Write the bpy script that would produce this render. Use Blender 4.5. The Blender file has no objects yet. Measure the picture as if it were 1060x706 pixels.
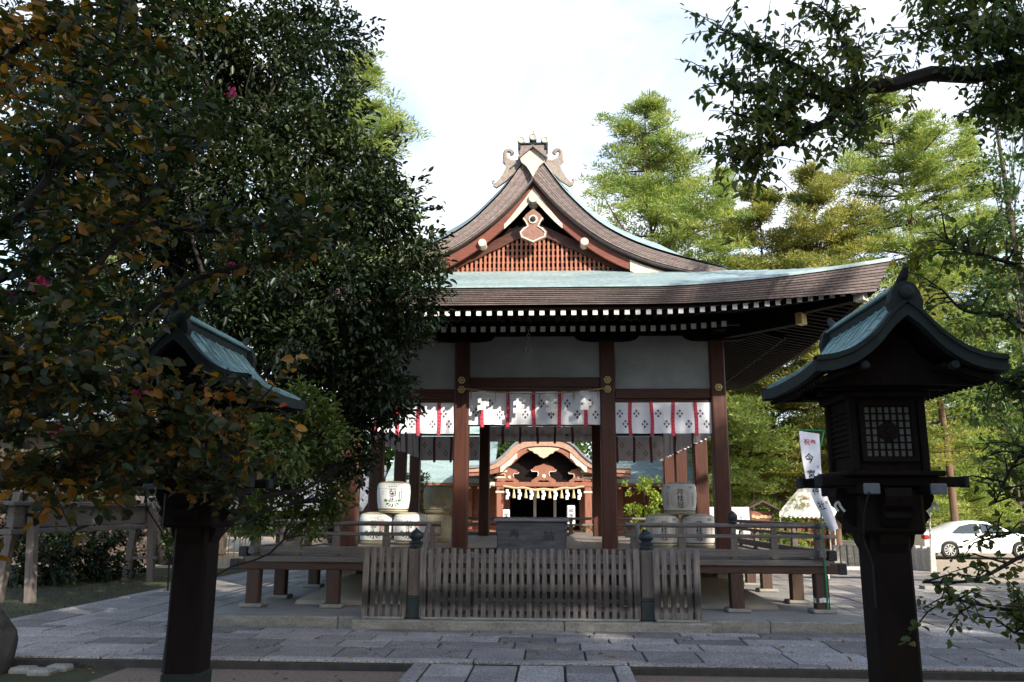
import bpy, math, random
import numpy as np
from mathutils import Vector, Matrix
sin, cos, pi = math.sin, math.cos, math.pi
rad = math.radians
random.seed(4); rng = np.random.default_rng(7)
scene = bpy.context.scene
COL = scene.collection

# ------------------------------------------------------------------ camera, sky, sun
F, PITCH, YAW, ROLL = 845.5, 11.67, 2.98, .285
CX, CZ = .312, 1.5
def _basis():
    p, y, r = rad(PITCH), rad(YAW), rad(ROLL)
    Fw = Vector((-sin(y)*cos(p), cos(y)*cos(p), sin(p)))
    R = Vector((cos(y), sin(y), 0)); U = R.cross(Fw)
    return Fw, R*cos(r)+U*sin(r), U*cos(r)-R*sin(r)
FW, RT, UP = _basis()
CAM = Vector((CX, 0, CZ))
cd = bpy.data.cameras.new('camera'); cam = bpy.data.objects.new('camera', cd); COL.objects.link(cam)
cam.matrix_world = Matrix(((RT.x, UP.x, -FW.x, CAM.x), (RT.y, UP.y, -FW.y, CAM.y), (RT.z, UP.z, -FW.z, CAM.z), (0, 0, 0, 1)))
cd.sensor_width = 36; cd.lens = F/1060*36; cd.clip_start = .05; cd.clip_end = 2000
scene.camera = cam
def at(px, py, Y):
    d = FW + RT*((px-530)/F) + UP*((353-py)/F)
    return CAM + d*(Y/d.y)
def gnd(px, py, z=0):
    d = FW + RT*((px-530)/F) + UP*((353-py)/F)
    return CAM + d*((z-CZ)/d.z)

SUN_AZ, SUN_EL = 40, 28          # azimuth measured from behind the camera (-Y) towards +X
SD = Vector((sin(rad(SUN_AZ))*cos(rad(SUN_EL)), -cos(rad(SUN_AZ))*cos(rad(SUN_EL)), sin(rad(SUN_EL))))
w = bpy.data.worlds.new('World'); scene.world = w; w.use_nodes = True
nt = w.node_tree; nt.nodes.clear()
out = nt.nodes.new('ShaderNodeOutputWorld'); bg = nt.nodes.new('ShaderNodeBackground')
sky = nt.nodes.new('ShaderNodeTexSky'); sky.sky_type = 'NISHITA'; sky.sun_disc = False
sky.sun_elevation = rad(SUN_EL); sky.sun_rotation = math.atan2(SD.x, SD.y); sky.air_density = 1.0; sky.dust_density = 1.5
tc = nt.nodes.new('ShaderNodeTexCoord'); mp = nt.nodes.new('ShaderNodeMapping'); mp.inputs['Scale'].default_value = (1, 1, 2.2)
nz = nt.nodes.new('ShaderNodeTexNoise'); nz.inputs['Scale'].default_value = 2.3; nz.inputs['Detail'].default_value = 8; nz.inputs['Roughness'].default_value = .6; nz.inputs['Distortion'].default_value = .6
rp = nt.nodes.new('ShaderNodeValToRGB'); rp.color_ramp.elements[0].position = .39; rp.color_ramp.elements[1].position = .60
rp.color_ramp.elements[0].color = (.36, .36, .36, 1); rp.color_ramp.elements[1].color = (1, 1, 1, 1)
mx = nt.nodes.new('ShaderNodeMixRGB'); mx.inputs['Color2'].default_value = (3.7, 3.85, 4.1, 1)
L = nt.links.new
L(tc.outputs['Generated'], mp.inputs['Vector']); L(mp.outputs[0], nz.inputs['Vector']); L(nz.outputs['Fac'], rp.inputs[0])
sep = nt.nodes.new('ShaderNodeSeparateXYZ'); L(tc.outputs['Generated'], sep.inputs[0])
def ramp(src, a, b, c=0., d=1.):
    m_ = nt.nodes.new('ShaderNodeMapRange'); m_.interpolation_type = 'SMOOTHSTEP'
    for k_, v_ in (('From Min', a), ('From Max', b), ('To Min', c), ('To Max', d)): m_.inputs[k_].default_value = v_
    L(src, m_.inputs['Value']); return m_.outputs[0]
def mul(a, b): m_ = nt.nodes.new('ShaderNodeMath'); m_.operation = 'MULTIPLY'; L(a, m_.inputs[0]); L(b, m_.inputs[1]); return m_.outputs[0]
bank = mul(ramp(sep.outputs['Y'], .0, .55), ramp(sep.outputs['Z'], .58, .80, 1., 0.))     # the bright cloud bank stands over the north, blue overhead and behind
L(mul(rp.outputs[0], bank), mx.inputs['Fac']); L(sky.outputs[0], mx.inputs['Color1']); L(mx.outputs[0], bg.inputs['Color'])
bg.inputs['Strength'].default_value = .165
L(bg.outputs[0], out.inputs[0])
sl = bpy.data.lights.new('sun', 'SUN'); sl.energy = 3.9; sl.angle = rad(.5); sl.color = (1, .93, .82)
so = bpy.data.objects.new('sun', sl); COL.objects.link(so); so.rotation_euler = (-SD).to_track_quat('-Z', 'Y').to_euler(); so.location = (20, -20, 30)
vs = scene.view_settings; vs.view_transform = 'Standard'; vs.look = 'None'; vs.exposure = 1.15; vs.gamma = 1

# ------------------------------------------------------------------ materials
def S(node, **k):
    for a, v in k.items():
        node.inputs[a.replace('_', ' ')].default_value = v
MATS = {}
def mat(name, col, rough=.7, var=None, scale=(8, 8, 8), amt=.5, bump=0., metal=0., fine=None, spec=.3, attr=False, detail=6, bscale=None):
    """procedural: base colour mixed with `var` by a stretched noise in object space, plus bump"""
    if name in MATS: return MATS[name]
    m = bpy.data.materials.new(name); m.use_nodes = True; t = m.node_tree; b = t.nodes['Principled BSDF']
    S(b, Roughness=rough, Metallic=metal); b.inputs['Specular IOR Level'].default_value = spec
    c4 = (*col, 1)
    tcn = t.nodes.new('ShaderNodeTexCoord'); mpn = t.nodes.new('ShaderNodeMapping'); mpn.inputs['Scale'].default_value = scale
    t.links.new(tcn.outputs['Object'], mpn.inputs['Vector'])
    n = t.nodes.new('ShaderNodeTexNoise'); S(n, Scale=1., Detail=detail, Roughness=.62)
    t.links.new(mpn.outputs[0], n.inputs['Vector'])
    r = t.nodes.new('ShaderNodeValToRGB'); r.color_ramp.elements[0].position = .5-.28*amt-.04; r.color_ramp.elements[1].position = .5+.28*amt
    v4 = (*(var or tuple(c*.6 for c in col)), 1)
    r.color_ramp.elements[0].color = v4; r.color_ramp.elements[1].color = c4
    t.links.new(n.outputs['Fac'], r.inputs[0])
    cur = r.outputs[0]
    if attr:
        a = t.nodes.new('ShaderNodeAttribute'); a.attribute_name = 'rnd'
        mr = t.nodes.new('ShaderNodeMapRange'); S(mr, To_Min=.55, To_Max=1.2)
        t.links.new(a.outputs['Fac'], mr.inputs['Value'])
        mm = t.nodes.new('ShaderNodeMixRGB'); mm.blend_type = 'MULTIPLY'; mm.inputs['Fac'].default_value = 1
        t.links.new(cur, mm.inputs['Color1']); t.links.new(mr.outputs[0], mm.inputs['Color2']); cur = mm.outputs[0]
    if fine:
        n2 = t.nodes.new('ShaderNodeTexNoise'); S(n2, Scale=fine[0], Detail=4)
        t.links.new(tcn.outputs['Object'], n2.inputs['Vector'])
        r2 = t.nodes.new('ShaderNodeMapRange'); S(r2, From_Min=.3, From_Max=.7, To_Min=1-fine[1], To_Max=1+fine[1])
        t.links.new(n2.outputs['Fac'], r2.inputs['Value'])
        m2 = t.nodes.new('ShaderNodeMixRGB'); m2.blend_type = 'MULTIPLY'; m2.inputs['Fac'].default_value = 1
        t.links.new(cur, m2.inputs['Color1']); t.links.new(r2.outputs[0], m2.inputs['Color2']); cur = m2.outputs[0]
    t.links.new(cur, b.inputs['Base Color'])
    if bump:
        bn = t.nodes.new('ShaderNodeBump'); S(bn, Strength=1., Distance=bump)
        src = n
        if bscale:
            src = t.nodes.new('ShaderNodeTexNoise'); S(src, Scale=bscale, Detail=5); t.links.new(tcn.outputs['Object'], src.inputs['Vector'])
        t.links.new(src.outputs['Fac'], bn.inputs['Height']); t.links.new(bn.outputs[0], b.inputs['Normal'])
    MATS[name] = m; return m

def leafmat(name, stops, trans=.35, rough=.5):
    m = bpy.data.materials.new(name); m.use_nodes = True; t = m.node_tree; b = t.nodes['Principled BSDF']
    S(b, Roughness=rough); b.inputs['Specular IOR Level'].default_value = .35
    a = t.nodes.new('ShaderNodeAttribute'); a.attribute_name = 'rnd'
    r = t.nodes.new('ShaderNodeValToRGB'); cr = r.color_ramp
    while len(cr.elements) < len(stops): cr.elements.new(.5)
    for e, (p, c) in zip(cr.elements, stops): e.position = p; e.color = (*c, 1)
    t.links.new(a.outputs['Fac'], r.inputs[0]); t.links.new(r.outputs[0], b.inputs['Base Color'])
    tr = t.nodes.new('ShaderNodeBsdfTranslucent'); mm = t.nodes.new('ShaderNodeMixRGB'); mm.blend_type = 'MULTIPLY'; mm.inputs['Fac'].default_value = 1
    mm.inputs['Color2'].default_value = (1.7, 1.75, .8, 1); t.links.new(r.outputs[0], mm.inputs['Color1']); t.links.new(mm.outputs[0], tr.inputs['Color'])
    ms = t.nodes.new('ShaderNodeMixShader'); ms.inputs[0].default_value = trans
    t.links.new(b.outputs[0], ms.inputs[1]); t.links.new(tr.outputs[0], ms.inputs[2]); t.links.new(ms.outputs[0], t.nodes['Material Output'].inputs['Surface'])
    return m

RED = (.098, .028, .013); REDV = (.028, .009, .006)
M = dict(
 redz=mat('red_wood_upright', RED, .5, REDV, (30, 30, 2.2), .8, .004, spec=.4),
 redx=mat('red_wood_level', RED, .5, REDV, (2.2, 30, 30), .8, .004, spec=.4),
 redy=mat('red_wood_deep', RED, .5, REDV, (30, 2.2, 30), .8, .004, spec=.4),
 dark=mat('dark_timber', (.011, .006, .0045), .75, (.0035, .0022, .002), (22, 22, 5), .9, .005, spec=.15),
 lattice=mat('gable_lattice_wood', (.46, .19, .115), .6, (.25, .085, .05), (30, 30, 4), .7, .003),
 greyx=mat('weathered_grey_level', (.20, .18, .165), .8, (.085, .072, .063), (2.5, 45, 45), .9, .004, fine=(60, .15)),
 greyy=mat('weathered_grey_deep', (.20, .18, .165), .8, (.085, .072, .063), (45, 2.5, 45), .9, .004, fine=(60, .15)),
 greyz=mat('weathered_grey_upright', (.20, .17, .15), .8, (.095, .075, .062), (45, 45, 2.5), .9, .004, fine=(60, .15)),
 brz=mat('old_brown_upright', (.10, .062, .045), .75, (.042, .026, .02), (40, 40, 2.5), .9, .004),
 brx=mat('old_brown_level', (.10, .062, .045), .75, (.042, .026, .02), (2.5, 40, 40), .9, .004),
 bry=mat('old_brown_deep', (.10, .062, .045), .75, (.042, .026, .02), (40, 2.5, 40), .9, .004),
 deck=mat('worn_deck_boards', (.30, .25, .215), .7, (.17, .135, .115), (3, 40, 40), .8, .003),
 bark=mat('cypress_bark_edge', (.27, .215, .20), .85, (.145, .112, .104), (3, 3, 60), .9, .006, fine=(25, .2)),
 bark2=mat('cypress_bark_layer', (.215, .168, .155), .85, (.12, .092, .083), (3, 3, 60), .9, .006, fine=(25, .2)),
 copper=mat('verdigris_copper', (.30, .385, .375), .5, (.17, .235, .235), (1.2, 1.2, 6), .8, .004, metal=.0, fine=(14, .22), spec=.5),
 coppert=mat('lantern_copper', (.20, .36, .335), .5, (.10, .19, .18), (7, 7, 7), .9, .002, fine=(40, .2), spec=.5, attr=True),
 copperd=mat('dark_aged_copper', (.022, .031, .029), .7, (.010, .014, .013), (9, 9, 9), .8, .002, spec=.2),
 cream=mat('pale_painted_wood', (.66, .58, .46), .6, (.45, .38, .29), (12, 12, 12), .8, .002),
 white=mat('white_paint', (.80, .79, .75), .6, (.62, .60, .55), (9, 9, 9), .6),
 plaster=mat('white_plaster', (.40, .41, .41), .8, (.25, .26, .255), (2.5, 2.5, 2.5), .9, .002, fine=(2.1, .08)),
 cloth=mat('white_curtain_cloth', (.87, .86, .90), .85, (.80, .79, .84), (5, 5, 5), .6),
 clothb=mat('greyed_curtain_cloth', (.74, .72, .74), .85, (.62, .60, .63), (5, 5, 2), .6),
 motif=mat('grey_dye', (.16, .15, .18), .9), motifp=mat('rose_dye', (.45, .27, .30), .9),
 ribbon=mat('crimson_ribbon', (.60, .05, .07), .7, (.36, .02, .06), (6, 6, 60), .8),
 ribbond=mat('brown_ribbon', (.16, .05, .06), .8),
 gold=mat('gilt_metal', (.80, .60, .26), .45, (.55, .38, .14), (40, 40, 40), .6, metal=.35),
 iron=mat('dark_iron', (.05, .055, .06), .5, (.025, .025, .03), (30, 30, 30), .6, metal=.4),
 chain=mat('pale_iron', (.46, .45, .42), .5, (.30, .29, .27), (30, 30, 30), .6, metal=.2),
 bronze=mat('green_bronze_cap', (.045, .060, .064), .45, (.02, .03, .032), (18, 18, 18), .8, metal=.3),
 concrete=mat('worn_platform', (.30, .285, .255), .85, (.19, .18, .16), (1.3, 1.3, 1.3), .8, .004, fine=(30, .12)),
 kerb=mat('stone_kerb', (.33, .315, .28), .85, (.17, .16, .135), (4, 4, 12), .8, .006, fine=(45, .22)),
 mound=mat('plastered_mound', (.42, .39, .34), .9, (.30, .27, .23), (2, 2, 2), .8, .003),
 pave=mat('granite_paving', (.36, .325, .30), .8, (.20, .185, .175), (2.3, 2.3, 2.3), .8, .014, fine=(60, .62), attr=True, bscale=30),
 joint=mat('mossy_joint', (.05, .06, .025), .95, (.03, .028, .02), (3, 3, 3), .9),
 gravel=mat('brown_gravel', (.29, .215, .16), .95, (.16, .11, .08), (26, 26, 26), .9, .02, fine=(90, .45), bscale=60),
 pale_gravel=mat('pale_gravel', (.42, .35, .27), .95, (.30, .24, .18), (3, 3, 3), .9, .02, fine=(60, .3), bscale=40),
 moss=mat('moss_ground', (.045, .055, .020), .95, (.075, .058, .034), (1.6, 1.6, 1.6), .9, .02, fine=(50, .4), bscale=40),
 straw=mat('straw_wrap', (.42, .39, .27), .85, (.28, .25, .17), (60, 60, 5), .8, .004),
 label=mat('barrel_label', (.74, .76, .76), .75, (.66, .68, .67), (6, 6, 6), .7),
 label2=mat('cream_barrel_label', (.60, .57, .49), .75, (.50, .47, .40), (6, 6, 6), .7),
 ink=mat('black_ink', (.02, .02, .022), .7), redink=mat('red_ink', (.60, .05, .08), .7), pinkink=mat('faded_red_ink', (.62, .25, .25), .7),
 green=mat('leaf_print', (.07, .25, .05), .7), blueink=mat('faded_ink', (.25, .24, .27), .7),
 rope=mat('straw_rope', (.50, .40, .24), .9, (.34, .26, .14), (40, 40, 40), .8, .004),
 paper=mat('white_paper', (.86, .86, .84), .8), shrine=mat('vermilion_wood', (.30, .125, .08), .55, (.17, .065, .042), (20, 20, 3), .7, .002),
 tiles=mat('grey_roof_tile', (.20, .215, .24), .6, (.12, .13, .15), (6, 6, 6), .8, .004),
 trunk=mat('tree_bark', (.10, .075, .055), .9, (.045, .035, .028), (14, 14, 3), .9, .02),
 trunkr=mat('red_pine_bark', (.16, .095, .065), .9, (.08, .05, .035), (10, 10, 3), .9, .02),
 trunkd=mat('dark_branch_bark', (.026, .021, .017), .9, (.012, .010, .009), (14, 14, 6), .9, .015),
 carpaint=mat('white_car_paint', (.80, .81, .83), .22, (.78, .79, .81), (2, 2, 2), .5, spec=.6),
 glass=mat('car_glass', (.03, .04, .045), .08, (.03, .04, .045), (1, 1, 1), .5, spec=.8),
 rubber=mat('tyre_rubber', (.02, .02, .02), .8), alloy=mat('wheel_alloy', (.55, .56, .58), .35, metal=.7),
 lamp=mat('red_lens', (.35, .02, .02), .3), greenpole=mat('green_plastic', (.03, .30, .14), .5),
 carved=mat('weathered_carving', (.34, .285, .24), .8, (.17, .14, .12), (16, 16, 16), .9, .006),
 dullmetal=mat('dull_metal_cap', (.17, .18, .19), .6, (.09, .10, .11), (30, 30, 30), .8),
 rock=mat('dark_rock', (.07, .065, .06), .9, (.03, .03, .028), (6, 6, 6), .9, .03),
 stone=mat('pale_cut_stone', (.50, .48, .44), .85, (.34, .32, .28), (6, 6, 6), .9, .008, fine=(40, .2)),
 bamboo=mat('dry_bamboo', (.55, .42, .24), .6, (.40, .29, .16), (20, 20, 20), .8),
 hallwall=mat('red_brown_wall', (.26, .10, .06), .7, (.15, .055, .035), (3, 3, 30), .8, .003),
 canvas=mat('white_canvas', (.80, .79, .75), .8, (.72, .71, .66), (3, 3, 3), .6),
 needles=leafmat('pine_needles', [(0, (.06, .11, .025)), (.5, (.17, .235, .06)), (1, (.36, .36, .11))], .4),
 hinoki=leafmat('cypress_sprays', [(0, (.06, .09, .02)), (.5, (.18, .20, .05)), (1, (.36, .30, .09))], .4),
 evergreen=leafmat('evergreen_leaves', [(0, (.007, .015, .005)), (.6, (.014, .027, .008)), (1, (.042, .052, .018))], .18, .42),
 camellia=leafmat('broad_green_leaves', [(0, (.02, .05, .012)), (.6, (.045, .09, .02)), (1, (.10, .13, .03))], .3, .4),
 overleaf=leafmat('dark_broad_leaves', [(0, (.03, .055, .015)), (.6, (.07, .10, .025)), (1, (.22, .17, .05))], .42, .45),
 autumn=leafmat('turning_leaves', [(0, (.008, .018, .006)), (.50, (.022, .036, .010)), (.64, (.075, .06, .012)), (.76, (.22, .10, .014)), (.92, (.42, .20, .025)), (1, (.25, .06, .02))], .38),
 olive=leafmat('olive_leaves', [(0, (.03, .06, .015)), (.5, (.07, .11, .025)), (1, (.16, .17, .045))], .35),
 lime=leafmat('light_green_leaves', [(0, (.06, .12, .02)), (.5, (.14, .22, .03)), (1, (.34, .38, .06))], .4),
 blossom=leafmat('pink_petals', [(0, (.30, .02, .10)), (1, (.5, .07, .2))], .3),
 litter=leafmat('fallen_leaves', [(0, (.10, .05, .02)), (.5, (.25, .13, .04)), (1, (.35, .22, .08))], .1),
)

for k_, f_ in (('clothb', .45), ('canvas', .3)):
    t_ = M[k_].node_tree; b_ = t_.nodes['Principled BSDF']; tr_ = t_.nodes.new('ShaderNodeBsdfTranslucent'); ms_ = t_.nodes.new('ShaderNodeMixShader'); ms_.inputs[0].default_value = f_
    t_.links.new(b_.inputs['Base Color'].links[0].from_socket, tr_.inputs['Color']); t_.links.new(b_.outputs[0], ms_.inputs[1]); t_.links.new(tr_.outputs[0], ms_.inputs[2]); t_.links.new(ms_.outputs[0], t_.nodes['Material Output'].inputs['Surface'])
# ------------------------------------------------------------------ object helpers
ORG = {}
def thing(name, label, cat, loc=(0, 0, 0), group=None):
    o = bpy.data.objects.new(name, None); COL.objects.link(o); o.location = loc; o.empty_display_size = .2
    o['label'] = label; o['category'] = cat
    if group: o['group'] = group
    ORG[o.name] = Vector(loc); return o
def tag(o, label=None, cat=None, group=None, kind=None):
    if label: o['label'] = label
    if cat: o['category'] = cat
    if group: o['group'] = group
    if kind: o['kind'] = kind
    return o
def link(name, me, parent=None, origin=None):
    o = bpy.data.objects.new(name, me); COL.objects.link(o)
    if parent is not None:
        o.parent = parent; ORG[o.name] = ORG[parent.name].copy()
    else:
        ORG[o.name] = Vector(origin or (0, 0, 0)); o.location = ORG[o.name]
    return o
def copy_thing(root, loc, label=None, rz=0, group=None, scale=1):
    r = root.copy(); COL.objects.link(r); r.location = loc; r.rotation_euler = (0, 0, rz); r.scale = (scale,)*3
    if label: r['label'] = label
    if group: r['group'] = group
    for ch in list(root.children):
        c = ch.copy(); COL.objects.link(c); c.parent = r
        for g in list(ch.children):
            d = g.copy(); COL.objects.link(d); d.parent = c
    return r

class MB:
    def __init__(s): s.v = []; s.f = []; s.m = []; s.r = []; s.mats = []
    def mi(s, m):
        if m not in s.mats: s.mats.append(m)
        return s.mats.index(m)
    def add(s, vs, fs, m, rnd=None):
        b = len(s.v); k = s.mi(m); rr = random.random() if rnd is None else rnd
        s.v += [tuple(v) for v in vs]; s.r += [rr]*len(vs)
        for f in fs: s.f.append(tuple(b+i for i in f)); s.m.append(k)
    def box(s, x0, x1, y0, y1, z0, z1, m, faces=None):
        vs = [(x0, y0, z0), (x1, y0, z0), (x1, y1, z0), (x0, y1, z0), (x0, y0, z1), (x1, y0, z1), (x1, y1, z1), (x0, y1, z1)]
        s.add(vs, [(0, 3, 2, 1), (4, 5, 6, 7), (0, 1, 5, 4), (1, 2, 6, 5), (2, 3, 7, 6), (3, 0, 4, 7)], m); return s
    def cbox(s, x0, x1, y0, y1, z0, z1, m, c=.012):
        """box with chamfered vertical/long edges on all sides"""
        c = min(c, abs(x1-x0)*.3, abs(y1-y0)*.3, abs(z1-z0)*.3)
        vs = []; 
        X, Y, Z = (x0, x1), (y0, y1), (z0, z1)
        idx = {}
        for i in (0, 1):
            for j in (0, 1):
                for k in (0, 1):
                    sx, sy, sz = (1-2*i)*c, (1-2*j)*c, (1-2*k)*c
                    for a, p in enumerate(((X[i], Y[j]+sy, Z[k]+sz), (X[i]+sx, Y[j], Z[k]+sz), (X[i]+sx, Y[j]+sy, Z[k]))):
                        idx[i, j, k, a] = len(vs); vs.append(p)
        fs = []
        fs.append([idx[0, j, k, 0] for j, k in ((0, 0), (0, 1), (1, 1), (1, 0))]); fs.append([idx[1, j, k, 0] for j, k in ((0, 0), (1, 0), (1, 1), (0, 1))])
        fs.append([idx[i, 0, k, 1] for i, k in ((0, 0), (1, 0), (1, 1), (0, 1))]); fs.append([idx[i, 1, k, 1] for i, k in ((0, 0), (0, 1), (1, 1), (1, 0))])
        fs.append([idx[i, j, 0, 2] for i, j in ((0, 0), (0, 1), (1, 1), (1, 0))]); fs.append([idx[i, j, 1, 2] for i, j in ((0, 0), (1, 0), (1, 1), (0, 1))])
        for j in (0, 1):
            for k in (0, 1): fs.append([idx[0, j, k, 1], idx[1, j, k, 1], idx[1, j, k, 2], idx[0, j, k, 2]])
        for i in (0, 1):
            for k in (0, 1): fs.append([idx[i, 0, k, 0], idx[i, 1, k, 0], idx[i, 1, k, 2], idx[i, 0, k, 2]])
        for i in (0, 1):
            for j in (0, 1): fs.append([idx[i, j, 0, 0], idx[i, j, 1, 0], idx[i, j, 1, 1], idx[i, j, 0, 1]])
        for i in (0, 1):
            for j in (0, 1):
                for k in (0, 1): fs.append([idx[i, j, k, a] for a in range(3)])
        s.add(vs, fs, m); return s
    def beam(s, a, b, w, h, m, up=Vector((0, 0, 1)), w2=None, h2=None):
        a, b = Vector(a), Vector(b); d = (b-a).normalized(); u = Vector(up)
        if abs(d.dot(u)) > .98: u = Vector((0, 1, 0))
        r = d.cross(u).normalized(); u = r.cross(d); w2 = w2 or w; h2 = h2 or h; vs = []
        for p, ww, hh in ((a, w, h), (b, w2, h2)):
            for sx, sz in ((-1, -1), (1, -1), (1, 1), (-1, 1)): vs.append(p+r*sx*ww/2+u*sz*hh/2)
        s.add(vs, [(0, 1, 2, 3), (7, 6, 5, 4), (0, 4, 5, 1), (1, 5, 6, 2), (2, 6, 7, 3), (3, 7, 4, 0)], m); return s
    def tube(s, pts, rr, m, n=8, cap=True):
        pts = [Vector(p) for p in pts]; k = len(pts)
        if not hasattr(rr, '__len__'): rr = [rr]*k
        vs = []; pu = None
        for i, p in enumerate(pts):
            d = (pts[min(i+1, k-1)]-pts[max(i-1, 0)]).normalized()
            if pu is None: pu = Vector((0, 0, 1)) if abs(d.z) < .9 else Vector((1, 0, 0))
            r = d.cross(pu).normalized(); u = r.cross(d).normalized(); pu = u
            for j in range(n):
                a = 2*pi*j/n; vs.append(p+(r*cos(a)+u*sin(a))*rr[i])
        fs = [(i*n+j, i*n+(j+1) % n, (i+1)*n+(j+1) % n, (i+1)*n+j) for i in range(k-1) for j in range(n)]
        if cap: fs += [tuple(range(n-1, -1, -1)), tuple((k-1)*n+j for j in range(n))]
        s.add(vs, fs, m); return s
    def lathe(s, prof, c, m, n=20, axis='z'):
        c = Vector(c); vs = []
        for r, h in prof:
            for j in range(n):
                a = 2*pi*j/n
                if axis == 'z': q = (r*cos(a), r*sin(a), h)
                elif axis == 'y': q = (r*cos(a), h, r*sin(a))
                else: q = (h, r*cos(a), r*sin(a))
                vs.append(c+Vector(q))
        k = len(prof)
        fs = [(i*n+j, i*n+(j+1) % n, (i+1)*n+(j+1) % n, (i+1)*n+j) for i in range(k-1) for j in range(n)]
        fs += [tuple(range(n)), tuple((k-1)*n+j for j in range(n))]
        s.add(vs, fs, m); return s
    def prism(s, poly, y0, y1, m, axis='y'):
        """2-D outline (u, z) given thickness along y (or x)"""
        n = len(poly)
        f = (lambda u, z, t: (u, t, z)) if axis == 'y' else ((lambda u, z, t: (t, u, z)) if axis == 'x' else (lambda u, z, t: (u, z, t)))
        vs = [f(u, z, y0) for u, z in poly]+[f(u, z, y1) for u, z in poly]
        fs = [tuple(range(n)), tuple(range(2*n-1, n-1, -1))]+[(i, i+n, (i+1) % n+n, (i+1) % n) for i in range(n)]
        s.add(vs, fs, m); return s
    def strip(s, top, bot, y0, y1, m):
        """band between two 2-D curves (lists of (x,z)), thick from y0 to y1"""
        n = len(top); vs = []
        for y in (y0, y1):
            vs += [(x, y, z) for x, z in top]+[(x, y, z) for x, z in bot]
        fs = []
        for i in range(n-1):
            fs += [(i, i+1, n+i+1, n+i), (2*n+i+1, 2*n+i, 3*n+i, 3*n+i+1), (i+1, i, 2*n+i, 2*n+i+1), (n+i, n+i+1, 3*n+i+1, 3*n+i)]
        fs += [(0, n, 3*n, 2*n), (n-1, 3*n-1, 4*n-1, 2*n-1)]
        s.add(vs, fs, m); return s
    def build(s, name, parent=None, smooth=False, origin=None, bevel=0):
        me = bpy.data.meshes.new(name)
        og = ORG[parent.name] if parent is not None else Vector(origin or (0, 0, 0))
        me.from_pydata([(v[0]-og.x, v[1]-og.y, v[2]-og.z) for v in s.v], [], s.f)
        for m in s.mats: me.materials.append(m)
        me.polygons.foreach_set('material_index', s.m)
        at_ = me.attributes.new('rnd', 'FLOAT', 'POINT'); at_.data.foreach_set('value', s.r)
        if smooth:
            me.polygons.foreach_set('use_smooth', [True]*len(s.f))
            try: me.set_sharp_from_angle(angle=rad(40))
            except Exception: pass
        me.update(); o = link(name, me, parent, origin)
        if bevel:
            b = o.modifiers.new('bevel', 'BEVEL'); b.width = bevel; b.segments = 1; b.limit_method = 'ANGLE'
        return o

def curve(pts, n=24, smooth=True):
    """Catmull-Rom through 2-D or 3-D points"""
    P = [np.array(p, float) for p in pts]; P = [2*P[0]-P[1]]+P+[2*P[-1]-P[-2]]; out = []
    segs = len(P)-3; per = max(2, n//segs)
    for i in range(segs):
        a, b, c, d = P[i:i+4]
        for k in range(per):
            t = k/per; out.append(.5*((2*b)+(-a+c)*t+(2*a-5*b+4*c-d)*t*t+(-a+3*b-3*c+d)*t**3))
    out.append(P[-2]); return [tuple(q) for q in out]

def text_geo(s, size):
    cu = bpy.data.curves.new('txt', 'FONT'); cu.body = s; cu.size = size; cu.align_x = 'CENTER'; cu.align_y = 'CENTER'; cu.resolution_u = 2; cu.fill_mode = 'FRONT'
    cu.offset = size*.008
    o = bpy.data.objects.new('txt', cu); COL.objects.link(o)
    dg = bpy.context.evaluated_depsgraph_get(); me = bpy.data.meshes.new_from_object(o.evaluated_get(dg))
    vs = [tuple(v.co) for v in me.vertices]; fs = [tuple(p.vertices) for p in me.polygons]
    bpy.data.objects.remove(o); bpy.data.curves.remove(cu); bpy.data.meshes.remove(me)
    return vs, fs
def put_text(mb, s, size, fn, m, sx=1., vertical=False, lead=1.05):
    """fn maps (u,v) of the lettering plane to a 3-D point"""
    rows = list(s) if vertical else [s]
    for i, r in enumerate(rows):
        vs, fs = text_geo(r, size); dv = -(i-(len(rows)-1)/2)*size*lead
        if vs: mb.add([fn(v[0]*sx, v[1]+dv) for v in vs], fs, m)

# ------------------------------------------------------------------ foliage
def leaf_object(name, pos, dirs, nors, size, m, parent=None, shape='ovate', width=.55, rnd=None, origin=None):
    n = len(pos); og = np.array(ORG[parent.name] if parent is not None else (origin or (0, 0, 0)))
    d = dirs/np.linalg.norm(dirs, axis=1, keepdims=True)
    s = np.cross(d, nors); s /= (np.linalg.norm(s, axis=1, keepdims=True)+1e-9); u = np.cross(s, d)
    sz = size[:, None]; p = pos-og
    if shape == 'ovate':
        tpl = [(0, 0, 0), (.28, .5, .10), (.68, .42, .10), (1, 0, -.06), (.68, -.42, .10), (.28, -.5, .10)]
        faces = [(0, 3, 2, 1), (0, 5, 4, 3)]
    elif shape == 'diamond':
        tpl = [(0, 0, 0), (.45, .5, .08), (1, 0, 0), (.45, -.5, .08)]; faces = [(0, 3, 2, 1)]
    else:
        tpl = [(0, .5, 0), (1, 0, 0), (0, -.5, 0)]; faces = [(0, 2, 1)]
    k = len(tpl); V = np.empty((n, k, 3))
    for i, (a, b, c) in enumerate(tpl): V[:, i] = p+d*sz*a+s*sz*width*b+u*sz*c
    fl = len(faces[0]); nf = len(faces)
    I = (np.arange(n)[:, None, None]*k+np.array(faces)[None]).reshape(-1)
    me = bpy.data.meshes.new(name); me.vertices.add(n*k); me.vertices.foreach_set('co', V.reshape(-1))
    me.loops.add(len(I)); me.loops.foreach_set('vertex_index', I.astype(np.int32))
    me.polygons.add(n*nf); me.polygons.foreach_set('loop_start', np.arange(0, len(I), fl, dtype=np.int32))
    a = me.attributes.new('rnd', 'FLOAT', 'POINT'); r = rng.random(n) if rnd is None else rnd
    a.data.foreach_set('value', np.repeat(r, k).astype(np.float32))
    me.materials.append(m); me.update(calc_edges=True); me.validate()
    return link(name, me, parent, origin)

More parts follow.
